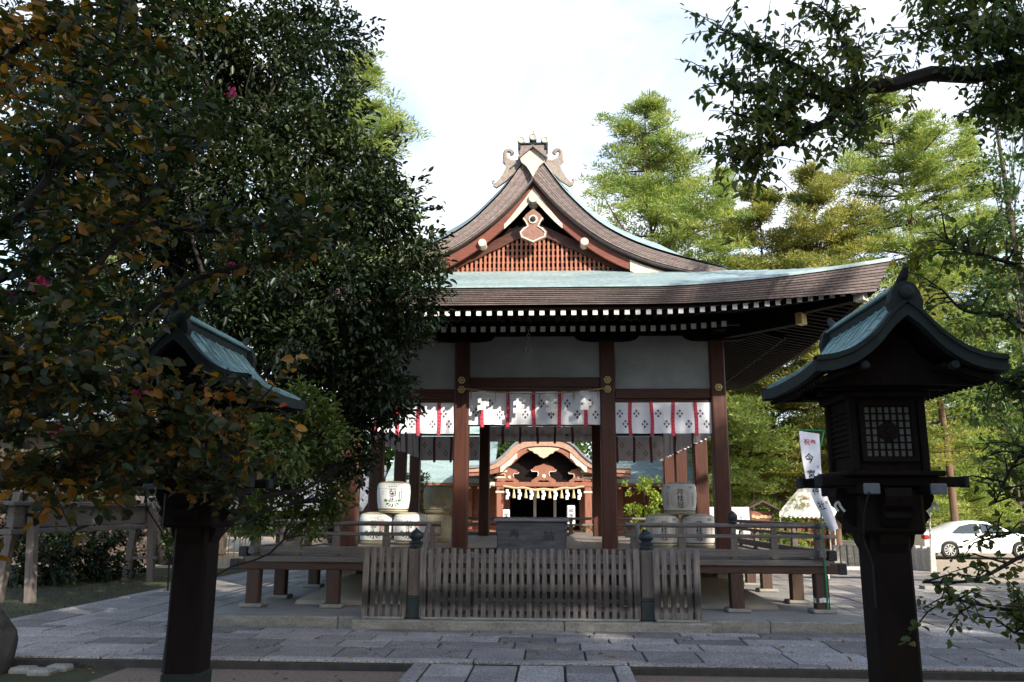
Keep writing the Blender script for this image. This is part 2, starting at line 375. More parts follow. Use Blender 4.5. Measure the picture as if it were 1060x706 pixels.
def unit(n):
    v = rng.normal(size=(n, 3)); return v/np.linalg.norm(v, axis=1, keepdims=True)
def clump_leaves(clumps, dens, leaf, sub=.3, droop=.2, per=22, hollow=.55, rv=.35):
    """clumps: (centre, (rx,ry,rz)). leaves sit on small sprigs spread through each ellipsoid. returns arrays"""
    P = []; D = []; N = []; Z = []; R = []; C = []
    for c, r in clumps:
        c = np.array(c); r = np.array(r); vol = (r[0]*r[1]*r[2])**(1/3)
        k = max(3, int(dens*vol*vol)); u = unit(k); rr = hollow+(1-hollow)*rng.random(k)**.7
        sc = c+u*rr[:, None]*r*(1+.18*rng.normal(size=(k, 1)))
        n = k*per; i = np.repeat(np.arange(k), per); out_ = u[i]+.9*unit(n); out_[:, 2] -= droop
        P.append(sc[i]+unit(n)*(rng.random((n, 1))**.6)*sub); D.append(out_)
        nn = unit(n)*.7+np.array([0, 0, 1.0])+u[i]*.5; N.append(nn)
        Z.append(leaf*(.65+.7*rng.random(n))); tone = rng.random()*.25+rng.random(k)*rv
        R.append(np.clip(tone[i]+rng.random(n)*(.75-rv*.3)-.02, 0, 1)); C.append(sc)
    return [np.concatenate(a) for a in (P, D, N, Z, R)]+[C]

def limb(mb, a, b, r0, r1, m, bend=.12, n=5, seg=7):
    a, b = Vector(a), Vector(b); L_ = (b-a).length; pts = []; o1 = Vector(unit(1)[0])*bend*L_
    for i in range(seg+1):
        t = i/seg; pts.append(a.lerp(b, t)+o1*sin(pi*t)*.8+Vector(unit(1)[0])*bend*L_*.12*(0 < i < seg))
    mb.tube(pts, [r0+(r1-r0)*(i/seg) for i in range(seg+1)], m, n=n); return pts

def tree(name, label, base, clumps, leafm, leaf=.08, dens=60, per=22, sub=.3, tr=.2, bark='trunk', shape='diamond', width=.55, fork=.45, group=None, cat='tree', droop=.2, twigs=True, top=None, hollow=.55, lean=None):
    base = Vector(base); t = thing(name, label, cat, base, group)
    cen = sum((Vector(c) for c, r in clumps), Vector())/len(clumps); mb = MB(); mt = M[bark]
    topz = max(c[2]+r[2]*.5 for c, r in clumps); tp = Vector(top) if top else Vector((cen.x, cen.y, topz))
    tr_pts = limb(mb, base-Vector((0, 0, .1)), tp, tr, tr*.2, mt, .035, 10, 10)
    for c, r in clumps:
        c = Vector(c); zt = base.z+(c.z-base.z)*fork+.3
        q = min(tr_pts, key=lambda p: abs(p.z-min(zt, tp.z))); rr = tr*max(.25, 1-(q.z-base.z)/(tp.z-base.z))
        lp = limb(mb, q, c, min(rr*.36, .10), .012, mt, .1, 6)
        if twigs:
            for _ in range(5):
                e = c+Vector(unit(1)[0]*np.array(r)*.85); limb(mb, lp[-3], e, .014, .004, mt, .1, 4, 4)
    mb.build('trunk', t, smooth=True)
    P, D, N, Z, R, _ = clump_leaves(clumps, dens, leaf, sub, droop, per, hollow)
    leaf_object('crown', P, D, N, Z, leafm, t, shape, width, R)
    return t

def pine(name, label, base, H, rmax, mname='needles', seed=0, first=.28, bark='trunkr', dens=1.1, blade=.17, wid=.045, group=None, shapef=None, levels=None, lean=0):
    """trunk, whorls of limbs and needle tufts"""
    global rng
    base = Vector(base); t = thing(name, label, 'tree', base, group); mb = MB(); mt = M[bark]; r = random.Random(seed)
    tp = base+Vector((lean, r.uniform(-.3, .3), H)); tp_pts = limb(mb, base-Vector((0, 0, .1)), tp, H*.006+.035, .02, mt, .02, 9, 12)
    tufts = []; rad_ = []
    lv = levels or int(H*1.25)
    for i in range(lv):
        f = first+(1-first)*(i+.5*r.random())/lv; q = tp_pts[min(12, int(f*12))].lerp(tp_pts[min(12, int(f*12)+1)], f*12 % 1)
        env = shapef(f) if shapef else (max(.10, (1-f)**.75))*(.75+.25*sin(f*9+seed))
        for k in range(r.choice((4, 5, 5, 6))):
            a = r.uniform(0, 2*pi); l_ = rmax*env*r.uniform(.55, 1.1)
            e = q+Vector((cos(a)*l_, sin(a)*l_, l_*r.uniform(-.05, .32))); lp = limb(mb, q, e, .02+l_*.014, .012, mt, .06, 4, 4)
            m_ = max(4, int(l_*7*dens))
            for j in range(m_):
                s_ = r.uniform(.3, 1.05); c = q.lerp(e, s_)+Vector(unit(1)[0])*.30*l_*.5; c.z += r.uniform(0, .25)
                tufts.append(c); rad_.append(r.uniform(.28, .5))
        
    T = np.array([tuple(c) for c in tufts]); rr = np.array(rad_); per = 62
    n = len(T)*per; i = np.repeat(np.arange(len(T)), per); u = unit(n); u[:, 2] = np.abs(u[:, 2])*.8+.1*u[:, 2]
    P = T[i]+u*rr[i, None]*rng.random((n, 1))**.5*np.array([1, 1, .55]); D = u+.5*unit(n)
    R = np.clip(.15+.5*rng.random(len(T))[i]+.35*rng.random(n), 0, 1)
    mb.build('trunk', t, smooth=True)
    leaf_object('crown', P, D, unit(n), blade*(.6+.6*rng.random(n)), M[mname], t, 'tri', wid/blade*1.0, R)
    return t

# ------------------------------------------------------------------ ground
def sheet(name, x0, x1, y0, y1, z, m, kind='structure', nx=1, ny=1, wob=0):
    mb = MB(); vs = []; 
    for j in range(ny+1):
        for i in range(nx+1):
            wz = wob*(random.random()-.5) if 0 < i < nx and 0 < j < ny else 0
            vs.append((x0+(x1-x0)*i/nx, y0+(y1-y0)*j/ny, z+wz))
    fs = [(j*(nx+1)+i, j*(nx+1)+i+1, (j+1)*(nx+1)+i+1, (j+1)*(nx+1)+i) for j in range(ny) for i in range(nx)]
    mb.add(vs, fs, m); o = mb.build(name); o['kind'] = kind; return o
sheet('ground', -600, 600, -600, 900, -.05, M['moss'])
sheet('gravel_yard', -3.9, 16, -6, 8.38, -.042, M['gravel'])
sheet('bright_gravel_yard', -30, 45, 21.5, 60, -.042, M['pale_gravel'])
sheet('side_gravel', 9.2, 40, 10.45, 21.52, -.038, M['pale_gravel'])
sheet('moss_bank', -30, -6.95, 10.6, 21.6, -.03, M['moss'])

def slabs(mb, x0, x1, y0, y1, along, wlen, z=.045, gap=.020, h=.095, jit=.25):
    """one row of stone slabs along x or y"""
    a, b = (x0, x1) if along == 'x' else (y0, y1); p = a+random.uniform(-wlen*.5, 0)
    while p < b:
        q = p+wlen*random.uniform(1-jit, 1+jit); lo, hi = max(a, p), min(b, q)
        if hi-lo > .08:
            dz = random.uniform(-.004, .004)
            if along == 'x': mb.cbox(lo+gap/2, hi-gap/2, y0+gap/2, y1-gap/2, z-h, z+dz, M['pave'], .006)
            else: mb.cbox(x0+gap/2, x1-gap/2, lo+gap/2, hi-gap/2, z-h, z+dz, M['pave'], .006)
        p = q
mb = MB(); mb.box(-12, 13, 8.38, 10.54, -.05, .026, M['joint'])
slabs(mb, -12, 13, 8.38, 8.56, 'x', 1.9)
ys = [8.56, 9.2, 9.66, 10.04, 10.3]
for a, b in zip(ys, ys[1:]): slabs(mb, -12, 13, a, b, 'x', .72 if b < 10.1 else .66)
slabs(mb, -12, 13, 10.3, 10.54, 'x', 1.1)
mb.build('cross_path')['kind'] = 'structure'
mb = MB(); mb.box(-12, 13, 8.33, 8.38, -.06, .020, M['rock']); mb.build('path_border')['kind'] = 'structure'
mb = MB(); mb.box(-1.07, 1.03, -3, 8.33, -.05, .016, M['joint'])
slabs(mb, -1.07, -.90, -3, 8.33, 'y', 1.6, z=.038); slabs(mb, .86, 1.03, -3, 8.33, 'y', 1.6, z=.038)
xs = [-.90, -.47, -.04, .40, .86]
for a, b in zip(xs, xs[1:]): slabs(mb, a, b, -3, 8.33, 'y', .75, z=.038, gap=.026)
mb.build('approach_path')['kind'] = 'structure'
mb = MB(); mb.box(-6.95, -4.62, 10.54, 24, -.05, .026, M['joint'])
slabs(mb, -6.95, -6.72, 10.54, 24, 'y', 1.6); slabs(mb, -4.80, -4.62, 10.54, 24, 'y', 1.6)
for k in range(4): slabs(mb, -6.72+k*.48, -6.24+k*.48, 10.54, 24, 'y', .8)
mb.build('side_path')['kind'] = 'structure'
mb = MB(); mb.box(4.62, 9.2, 10.54, 21.5, -.05, .026, M['joint'])
slabs(mb, 4.62, 4.82, 10.54, 21.5, 'y', 1.5); slabs(mb, 9.0, 9.2, 10.54, 21.5, 'y', 1.5)
for k in range(9): slabs(mb, 4.82+k*.4644, 5.2844+k*.4644, 10.54, 21.5, 'y', 1.0)
mb.build('side_path')['kind'] = 'structure'
# a raised kerb line that crosses the right-hand court
mb = MB(); mb.cbox(7.4, 16, 16.7, 16.95, -.03, .10, M['kerb'], .01); mb.cbox(9.22, 16, 17.6, 18.8, -.03, .02, M['pave'], .01); mb.build('court_kerb')['kind'] = 'structure'
# fallen leaves and pebbles on the gravel
n = 2600; P = np.stack([rng.uniform(-10, 12, n), rng.uniform(5.5, 20, n), np.full(n, -.03)], 1)
inpath = (P[:, 1] > 8.5) & (P[:, 1] < 10.54); P[:, 2] = np.where(inpath, .055, -.03); P = P[~((abs(P[:, 0]) < 4.7) & (P[:, 1] > 10.5)) & ~(inpath & (rng.random(n) < .3))]
P = P[~((P[:, 0] > 4.5) & (P[:, 1] > 10.5))]; P = P[~((P[:, 0] < -4.6) & (P[:, 0] > -7) & (P[:, 1] > 10.5))]
k = len(P); D = unit(k); D[:, 2] *= .15; N = unit(k)*.25+np.array([0, 0, 1])
o = leaf_object('fallen_leaves', P, D, N, rng.uniform(.03, .07, k), M['litter']); o['kind'] = 'stuff'
# tufts of grass on the moss bank
n = 9000; P = np.stack([rng.uniform(-14, -6.98, n), rng.uniform(10.6, 21, n), np.full(n, -.03)], 1); D = unit(n)*.6+np.array([0, 0, 1])
o = leaf_object('grass', P, D, unit(n), rng.uniform(.02, .06, n), M['evergreen'], shape='tri', width=.15); o['kind'] = 'stuff'

# ------------------------------------------------------------------ platform
plat = thing('stone_platform', 'low pale stone platform under the worship pavilion', 'platform', (0, 15.95, 0))
mb = MB(); mb.box(-4.42, 4.42, 11.0, 21.38, -.05, .146, M['concrete']); mb.build('paved_top', plat)
mb = MB()
def kerbrow(x0, x1, y0, y1, along, z1=.15, L_=1.9):
    a, b = (x0, x1) if along == 'x' else (y0, y1); p = a
    while p < b-.01:
        q = min(b, p+L_*random.uniform(.8, 1.15)); q = b if b-q < .5 else q
        if along == 'x': mb.cbox(p+.004, q-.004, y0, y1, -.04, z1+random.uniform(-.003, .003), M['kerb'], .012)
        else: mb.cbox(x0, x1, p+.004, q-.004, -.04, z1+random.uniform(-.003, .003), M['kerb'], .012)
        p = q
kerbrow(-4.62, 4.62, 10.8, 11.05, 'x'); kerbrow(-4.62, -4.38, 11.05, 21.4, 'y'); kerbrow(4.38, 4.62, 11.05, 21.4, 'y')
mb.build('kerb_stones', plat)
mb = MB(); kerbrow(-2.22, 2.22, 10.54, 10.796, 'x', .147, 2.3); mb.build('front_step', plat)
mb = MB()   # plastered mound with sloping sides
prof = [(3.45, .146), (3.43, .20), (3.25, .30), (3.0, .42), (2.8, .52), (2.6, .56)]
yc = 15.955
vs = []
for d, z in prof:
    for sx, sy in ((-1, -1), (1, -1), (1, 1), (-1, 1)): vs.append((sx*d, yc+sy*(d+.35), z))
fs = [(i*4+j, i*4+(j+1) % 4, (i+1)*4+(j+1) % 4, (i+1)*4+j) for i in range(5) for j in range(4)]+[(20, 21, 22, 23)]
mb.add(vs, fs, M['mound']); mb.build('plastered_mound', plat)

# ------------------------------------------------------------------ pavilion
R1, R2, R3, R4 = 12.99, 14.80, 17.11, 18.92
HW, HI = 2.897, 1.161
pav = thing('worship_pavilion', 'dark red timber worship pavilion with curved copper gable roof, standing inside the veranda', 'pavilion', (0, yc, 0))
colpos = [(x, R1) for x in (-HW, -HI, HI, HW)]+[(s*HW, y) for y in (R2, R3) for s in (-1, 1)]+[(-HW, R4), (-1.29, R4), (1.29, R4), (HW, R4)]
for x, y in colpos:
    mb = MB(); mb.cbox(x-.118, x+.118, y-.118, y+.118, .5, 4.25, M['redz'], .022)
    c = mb.build('column', pav)
    mb = MB(); mb.cbox(x-.17, x+.17, y-.17, y+.17, .5, .62, M['stone'], .02); mb.build('footing', c)
# beams between columns: (upper head beam, lower tie beam)
mb = MB()
for a, b, zt in ((-HW, -HI, 3.388), (-HI, HI, 3.573), (HI, HW, 3.388)):
    mb.cbox(a+.119, b-.119, R1-.085, R1+.085, zt-.16, zt, M['redx'], .012)
mb.build('front_tie_beam', pav)
mb = MB()
for a, b in ((-HW, -HI), (HI, HW)): mb.cbox(a+.119, b-.119, R1-.05, R1+.05, 3.17, 3.215, M['redx'], .006)
mb.cbox(-HI+.119, HI-.119, R1-.05, R1+.05, 3.345, 3.40, M['redx'], .006)
mb.build('curtain_rail', pav)
for s in (-1, 1):
    mb = MB()
    for a, b in ((R1, R2), (R2, R3), (R3, R4)): mb.cbox(s*HW-.08, s*HW+.08, a+.119, b-.119, 3.228, 3.388, M['redy'], .012)
    mb.build('side_tie_beam', pav)
mb = MB(); mb.cbox(-HW+.119, HW-.119, R4-.08, R4+.08, 3.40, 3.56, M['redx'], .012); mb.build('back_tie_beam', pav)
for s, y in ((1, R1), (1, R4)):
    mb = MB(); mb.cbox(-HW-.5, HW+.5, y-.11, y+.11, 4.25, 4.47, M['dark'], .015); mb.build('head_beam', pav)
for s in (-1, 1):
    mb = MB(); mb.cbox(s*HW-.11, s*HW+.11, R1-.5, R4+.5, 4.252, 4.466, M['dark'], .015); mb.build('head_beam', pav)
for x in (-HW, -HI, HI, HW):   # boat-shaped bracket arms
    lo, hi = -.515, .515
    poly = [(x+lo, 4.30), (x+lo, 4.235), (x+lo+.05, 4.19), (x+lo+.14, 4.165), (x+lo+.26, 4.155), (x+hi-.26, 4.155), (x+hi-.14, 4.165), (x+hi-.05, 4.19), (x+hi, 4.235), (x+hi, 4.30)]
    mb = MB(); mb.prism(poly[::-1], R1-.125, R1-.02, M['dark']); mb.build('bracket_arm', pav)
for a, b, z0 in ((-HW+.12, -HI-.12, 3.388), (-HI+.12, HI-.12, 3.573), (HI+.12, HW-.12, 3.388)):
    mb = MB(); mb.box(a, b, R1-.03, R1+.03, z0, 4.25, M['plaster']); mb.build('white_wall_panel', pav)
for s in (-1, 1):
    for a, b in ((R1, R2), (R2, R3), (R3, R4)):
        mb = MB(); mb.box(s*HW-.03, s*HW+.03, a+.12, b-.12, 3.388, 4.25, M['plaster']); mb.build('white_wall_panel', pav)
mb = MB(); mb.box(-HW+.12, HW-.12, R4-.03, R4+.03, 3.56, 4.25, M['plaster']); mb.build('white_wall_panel', pav)
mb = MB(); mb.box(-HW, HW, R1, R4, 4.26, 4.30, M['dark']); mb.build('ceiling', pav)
mb = MB()
n = 22
for i in range(n):
    a = -HW-.1+(2*HW+.2)*i/n; mb.box(a+.003, a+(2*HW+.2)/n-.003, R1-.14, R4+.14, .86, .924, M['deck'])
mb.build('inner_floor', pav)
mb = MB(); mb.cbox(-HW-.12, HW+.12, R1-.18, R1-.135, .845, .922, M['brx'], .008); mb.build('floor_edge_beam', pav)
# gilt fittings at the beam ends
def hexfit(x, y, z, r=.062):
    mb = MB(); mb.lathe([(r, 0), (r, -.012), (r*.8, -.02)], (x, y, z), M['gold'], 6, 'y'); mb.lathe([(r*.42, -.018), (r*.36, -.035), (r*.1, -.042)], (x, y, z), M['gold'], 10, 'y')
    mb.lathe([(r*.62, -.0195), (r*.55, -.0225)], (x, y, z), M['iron'], 6, 'y'); mb.build('gilt_fitting', pav)
for s in (-1, 1):
    hexfit(s*HI, R1-.12, 3.525); hexfit(s*HI, R1-.12, 3.375); hexfit(s*HW, R1-.12, 3.40)

# --- lower roof: copper surface, bark edge, soffit, rafters
EX, EY0, EY1 = 4.93, 11.0, 20.91
def flift(a, h): return max(0, (a-1.7)/(h-1.7))**1.6 if a > 1.7 else 0
def Pside(d):
    xs = [0, .7, 1.4, 2.1, 2.55, 3.0, 3.4]; zs = [4.555, 4.75, 4.94, 5.13, 5.27, 5.45, 5.65]
    return float(np.interp(d, xs, zs))
def Pfront(d): return 4.555+.43*d+.012*d*d
def lift(x, y):
    return .345*flift(abs(x), EX)*flift(abs(y-yc), 4.955)
def roofz(x, y):
    dx = EX-abs(x); dy = min(y-EY0, EY1-y); return min(Pside(dx), Pfront(dy), 5.6)+lift(x, y)
def gridroof(name, m, zoff, xs, ys, parent=pav, fn=roofz, flip=False):
    mb = MB(); vs = [(x, y, fn(x, y)+zoff) for y in ys for x in xs]; nx = len(xs)
    fs = [(j*nx+i, j*nx+i+1, (j+1)*nx+i+1, (j+1)*nx+i) for j in range(len(ys)-1) for i in range(nx-1)]
    if flip: fs = [f[::-1] for f in fs]
    mb.add(vs, fs, m); return mb.build(name, parent, smooth=True)
gx = list(np.linspace(-EX, EX, 90)); gy = list(np.linspace(EY0, EY1, 90))
gridroof('copper_roof', M['copper'], .0, gx, gy)
# standing seams and course lines on the visible front skirt (part of the copper)
def edge_pts(n=40):
    P = []
    for i in range(n): P.append((-EX+2*EX*i/n, EY0))
    for i in range(n): P.append((EX, EY0+(EY1-EY0)*i/n))
    for i in range(n): P.append((EX-2*EX*i/n, EY1))
    for i in range(n): P.append((-EX, EY1-(EY1-EY0)*i/n))
    return P
EP = edge_pts(); NE = len(EP)
def ering(inset, drop):
    r = []
    for x, y in EP:
        sx = (EX-inset)/EX; sy = (EY1-EY0-2*inset)/(EY1-EY0)
        lf = lift(x, y); corner = flift(abs(x), EX)*flift(abs(y-yc), 4.955)
        r.append((x*sx, yc+(y-yc)*sy, 4.555+lf-drop*(1+.85*corner)))
    return r
mb = MB(); nl = 9
def band(r0, r1, m):
    vs = r0+r1; mb.add(vs, [(i, i+NE, (i+1) % NE+NE, (i+1) % NE) for i in range(NE)], m)
prev = ering(0, -.012)
lip = ering(-.012, .018); band(prev, lip, M['copper'])
band(lip, ering(.01, .02), M['iron']); prev = ering(.01, .02)
for k in range(nl):
    d0 = .02+(.225-.02)*k/nl; d1 = .02+(.225-.02)*(k+1)/nl; o_ = .008+.018*k
    a = ering(o_, d0+.003); b = ering(o_+.006, d1)
    band(prev, a, M['bark2']); band(a, b, M['bark' if k % 3 else 'bark2']); prev = b
mb.build('bark_eave_edge', pav)
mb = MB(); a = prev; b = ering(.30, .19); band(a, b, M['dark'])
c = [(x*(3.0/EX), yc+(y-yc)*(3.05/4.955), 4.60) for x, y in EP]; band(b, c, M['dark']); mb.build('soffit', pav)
# rafters: flying row (outer) and base row (inner); real sticks with white ends
def rafter_geo(lv, w_, h_, rise, mwood='dark'):
    me = MB(); me.box(-w_/2, w_/2, 0, lv, -h_, 0, M['dark'])
    me.v = [(x, y, z+rise*y) for x, y, z in me.v]
    me.add([(-w_/2, -.002, -h_), (w_/2, -.002, -h_), (w_/2, -.002, 0), (-w_/2, -.002, 0)], [(0, 1, 2, 3)], M['white']); return me
nfront = 61
def add_rafters(y0, zbase, L_, rise, w_, h_, xs, name):
    proto = None
    for x in xs:
        z = zbase+lift(x, EY0)*.95
        if proto is None:
            g = rafter_geo(L_, w_, h_, rise); me = bpy.data.meshes.new(name); me.from_pydata(g.v, [], g.f)
            for m in g.mats: me.materials.append(m)
            me.polygons.foreach_set('material_index', g.m); proto = me
        o = bpy.data.objects.new(name, proto); COL.objects.link(o); o.parent = pav; ORG[o.name] = ORG[pav.name]
        o.location = (x, y0-yc, z)
add_rafters(11.26, 4.275, 1.1, .17, .068, .075, [-4.5+.15*i for i in range(61)], 'flying_rafter')
add_rafters(12.02, 4.21, 1.2, .30, .075, .085, [-2.85+.15*i for i in range(39)], 'base_rafter')
mb = MB()
def side_raf(cx_, cy_, dx, dy, z, L_, rise, w_=.068, h_=.075):
    a = Vector((cx_, cy_, z-h_/2)); b = a+Vector((dx*L_, dy*L_, rise*L_)); mb.beam(a, b, w_, h_, M['dark'])
    d = Vector((dx, dy, 0)); r = Vector((-dy, dx, 0)); c = a-d*.002
    mb.add([c-r*w_/2-Vector((0, 0, h_/2)), c+r*w_/2-Vector((0, 0, h_/2)), c+r*w_/2+Vector((0, 0, h_/2)), c-r*w_/2+Vector((0, 0, h_/2))], [(0, 1, 2, 3)], M['white'])
for i in range(62):
    y = 11.4+.1493*i; lf = .95*lift(EX, y)
    for s in (-1, 1):
        side_raf(s*4.67, y, -s, 0, 4.275+lf, 1.1, .17)
        if 12.6 < y < 19.3: side_raf(s*3.92, y, -s, 0, 4.21, 1.0, .30, .075, .085)
for i in range(60): x = -4.4+.149*i; side_raf(x, 20.65, 0, -1, 4.275+.95*lift(x, EY1), 1.1, .17)
o = mb.build('side_rafters', pav); o['kind'] = 'stuff'
for y0, z0, nm in ((11.34, 4.292, 'eave_batten'),):
    mb = MB(); xs = np.linspace(-4.6, 4.6, 40)
    top = [(x, z0+.95*lift(x, EY0)+.03) for x in xs]; bot = [(x, z0+.95*lift(x, EY0)) for x in xs]; mb.strip(top, bot, 11.30, 11.38, M['redx']); mb.build(nm, pav)
    mb = MB(); mb.cbox(-3.1, 3.1, 12.06, 12.16, 4.225, 4.275, M['dark'], .01); mb.build(nm, pav)
for sx in (-1, 1):      # hip rafters with pale metal-bound ends
    mb = MB(); mb.beam((sx*4.60, 11.33, 4.475), (sx*2.85, 13.05, 4.38), .13, .17, M['dark']); hr = mb.build('hip_rafter', pav)
    mb = MB(); mb.beam((sx*4.66, 11.27, 4.478), (sx*4.56, 11.37, 4.475), .15, .19, M['cream']); mb.build('end_cap', hr)
    mb = MB(); mb.beam((sx*3.95, 11.97, 4.28), (sx*2.85, 13.05, 4.25), .13, .15, M['dark']); hr = mb.build('hip_rafter', pav)
    mb = MB(); mb.beam((sx*4.0, 11.92, 4.282), (sx*3.93, 11.99, 4.28), .15, .17, M['gold']); mb.build('end_cap', hr)

# --- upper gabled roof
GY0, GY1 = 12.1, 19.8
VT = [(0, 7.01), (.10, 6.95), (.2, 6.83), (.38, 6.56), (.57, 6.32), (.98, 5.91), (1.36, 5.66), (1.73, 5.485), (2.18, 5.33), (2.6, 5.21), (2.95, 5.12)]
VB = [(0, 6.62), (.35, 6.20), (.76, 5.82), (1.21, 5.51), (1.73, 5.27), (2.18, 5.13), (2.6, 5.04), (2.80, 5.01)]
vt = curve(VT, 44); vb = curve(VB, 44)
def zt(x): return float(np.interp(abs(x), [p[0] for p in vt], [p[1] for p in vt]))
def zb(x): return float(np.interp(abs(x), [p[0] for p in vb], [p[1] for p in vb]))
ux = list(np.linspace(-2.95, 2.95, 81)); uy = list(np.linspace(GY0-.03, GY1+.03, 20))
gridroof('upper_copper_roof', M['copper'], .012, ux, uy, fn=lambda x, y: zt(x)+.27*min(1, max(0, min(y-GY0, GY1-y)/.45))**.7*min(1, (2.95-abs(x))*.9+.1))
for s in (-1, 1):        # layered bark verge, each layer a little further back
    for y0, y1, nm in ((GY0, GY0+.35, 'bark_verge'), (GY1-.35, GY1, 'bark_verge')):
        mb = MB(); xs = [s*x for x in np.linspace(.0, 2.93, 40)]; nl = 8; tot = []
        for k in range(nl):
            f0, f1 = k/nl, (k+1)/nl; top = []; bot = []
            for x in xs:
                a = abs(x); T = zt(a)-.012; B = zb(min(a, 2.80)) if a < 2.80 else T-.10
                th = T-B; top.append((x, T-th*f0)); bot.append((x, T-th*f1+.002))
            off = .005*k
            yy0, yy1 = (y0+off, y1) if nm and y0 == GY0 else (y0, y1-off)
            if s < 0: top, bot = top[::-1], bot[::-1]
            mb.strip(top, bot, yy0, yy1, M['bark' if k % 3 != 2 else 'bark2'])
        mb.build(nm, pav)
    # bargeboard under the verge
    T = [(x, zb(x)-.045) for x in np.linspace(0, 2.5, 30)]; B = [(x, zb(x)-.045-.20+.02*x) for x in np.linspace(0, 2.5, 30)]
    B = [(x, max(z, 5.0)) for x, z in B]
    T = [(s*x, z) for x, z in T]; B = [(s*x, z) for x, z in B]
    if s < 0: T, B = T[::-1], B[::-1]
    mb = MB(); mb.strip(T, B, GY0+.14, GY0+.20, mat('bargeboard_wood', (.20, .062, .04), .6, (.11, .035, .024), (8, 8, 30), .7, .003)); bb = mb.build('bargeboard', pav)
    # pale metal sheaths on the bargeboard: near the peak and at its foot
    for x0, x1, d0, d1 in ((.0, .46, .10, .255), (1.50, 2.45, .06, .21)):
        T = [(s*x, zb(x)-d0-(.08*((x-x0)/(x1-x0)) if x0 == 0 else 0)) for x in np.linspace(x0, x1, 12)]; B = [(s*x, max(5.0, zb(x)-d1-.03*(x1-x)/(x1-x0))) for x in np.linspace(x0, x1, 12)]
        if s < 0: T, B = T[::-1], B[::-1]
        mb = MB(); mb.strip(T, B, GY0+.128, GY0+.145, M['cream']); mb.build('pale_sheath', bb)
mb = MB()     # soffit of the gable overhang
for s in (-1, 1):
    vs = [];  xs = np.linspace(0, 2.9, 24)
    for y in (GY0+.02, 12.62): vs += [(s*x, y, zb(min(x, 2.8))+.02-(0 if x < 2.8 else .0)) for x in xs]
    mb.add(vs, [(i, i+1, 25+i, 24+i) for i in range(23)], M['dark'])
mb.build('gable_soffit', pav)
# purlin ends (pale discs)
for x, z, r in ((0, 6.33, .075), (-.80, 5.60, .065), (.80, 5.60, .065)):
    mb = MB(); mb.lathe([(r, .3), (r, 0), (r*.9, -.02)], (x, GY0+.10, z), M['cream'], 20, 'y'); mb.build('purlin_end', pav)
# back wall of gable + lattice
mb = MB(); poly = [(-2.3, 5.0)]+[(x, zb(abs(x))-.02) for x in np.linspace(-2.3, 2.3, 31)]+[(2.3, 5.0)]
mb.prism(poly[::-1], 12.60, 12.66, M['dark']); mb.build('gable_wall', pav)
def lat_top(x): return 5.05+max(0, (1.62-abs(x)))*.50 - .0
mb = MB(); k = 0; x = -1.56
while x <= 1.57:
    zt_ = min(lat_top(x), 5.74); mb.box(x-.017, x+.017, 12.44, 12.475, 5.05, zt_, M['lattice']); x += .072
mb.build('lattice_bars', pav)
mb = MB()
for z in (5.16, 5.26, 5.36, 5.46, 5.56, 5.66):
    w_ = 1.62-(z-5.05)/.50
    if w_ > .05: mb.box(-w_, w_, 12.476, 12.505, z-.014, z+.014, M['lattice'])
mb.build('lattice_crossbars', pav)
for s in (-1, 1):   # cusped red boards over the lattice
    T = [(s*x, lat_top(x)+.16) for x in np.linspace(0, 1.95, 20)]; B = [(s*x, min(lat_top(x), 5.76)-.015*abs(sin(x*9))) for x in np.linspace(0, 1.95, 20)]
    B = [(x, max(z, 5.03)) for x, z in B]; T = [(x, max(z, b[1]+.01)) for (x, z), b in zip(T, B)]
    if s < 0: T, B = T[::-1], B[::-1]
    mb = MB(); mb.strip(T, B, 12.40, 12.438, M['redx']); mb.build('cusped_board', pav)
mb = MB(); mb.cbox(-1.75, 1.75, 12.38, 12.48, 4.98, 5.052, M['redx'], .01); mb.build('gable_sill', pav)
# hanging gable ornament
g = [(0, 6.14), (.10, 6.06), (.17, 5.97), (.12, 5.92), (.09, 5.85), (.16, 5.83), (.22, 5.76), (.20, 5.66), (.12, 5.62), (.06, 5.60), (0, 5.565)]
poly = g+[(-x, z) for x, z in g[-2:0:-1]]
mb = MB(); mb.prism(poly, GY0+.06, GY0+.11, mat('faded_pendant_wood', (.30, .165, .125), .7, (.18, .09, .065), (14, 14, 14), .8, .004)); ge = mb.build('gable_pendant', pav, bevel=.006)
mb = MB()
g2 = [(.16, 5.98), (.12, 5.92), (.09, 5.85), (.145, 5.82), (.205, 5.75), (.185, 5.67), (.11, 5.635), (0, 5.585), (0, 5.605), (.10, 5.655), (.165, 5.68), (.185, 5.745), (.13, 5.80), (.065, 5.845), (.10, 5.925), (.14, 5.985)]
for s in (-1, 1): mb.prism([(s*x, z) for x, z in (g2 if s > 0 else g2[::-1])], GY0+.045, GY0+.058, M['cream'])
mb.build('pale_edging', ge)
mb = MB(); mb.lathe([(.045, 0), (.045, -.03), (.02, -.05)], (0, GY0+.06, 5.96), M['iron'], 12, 'y'); mb.lathe([(.075, 0), (.07, -.02)], (0, GY0+.062, 5.96), M['cream'], 16, 'y'); mb.build('boss', ge)
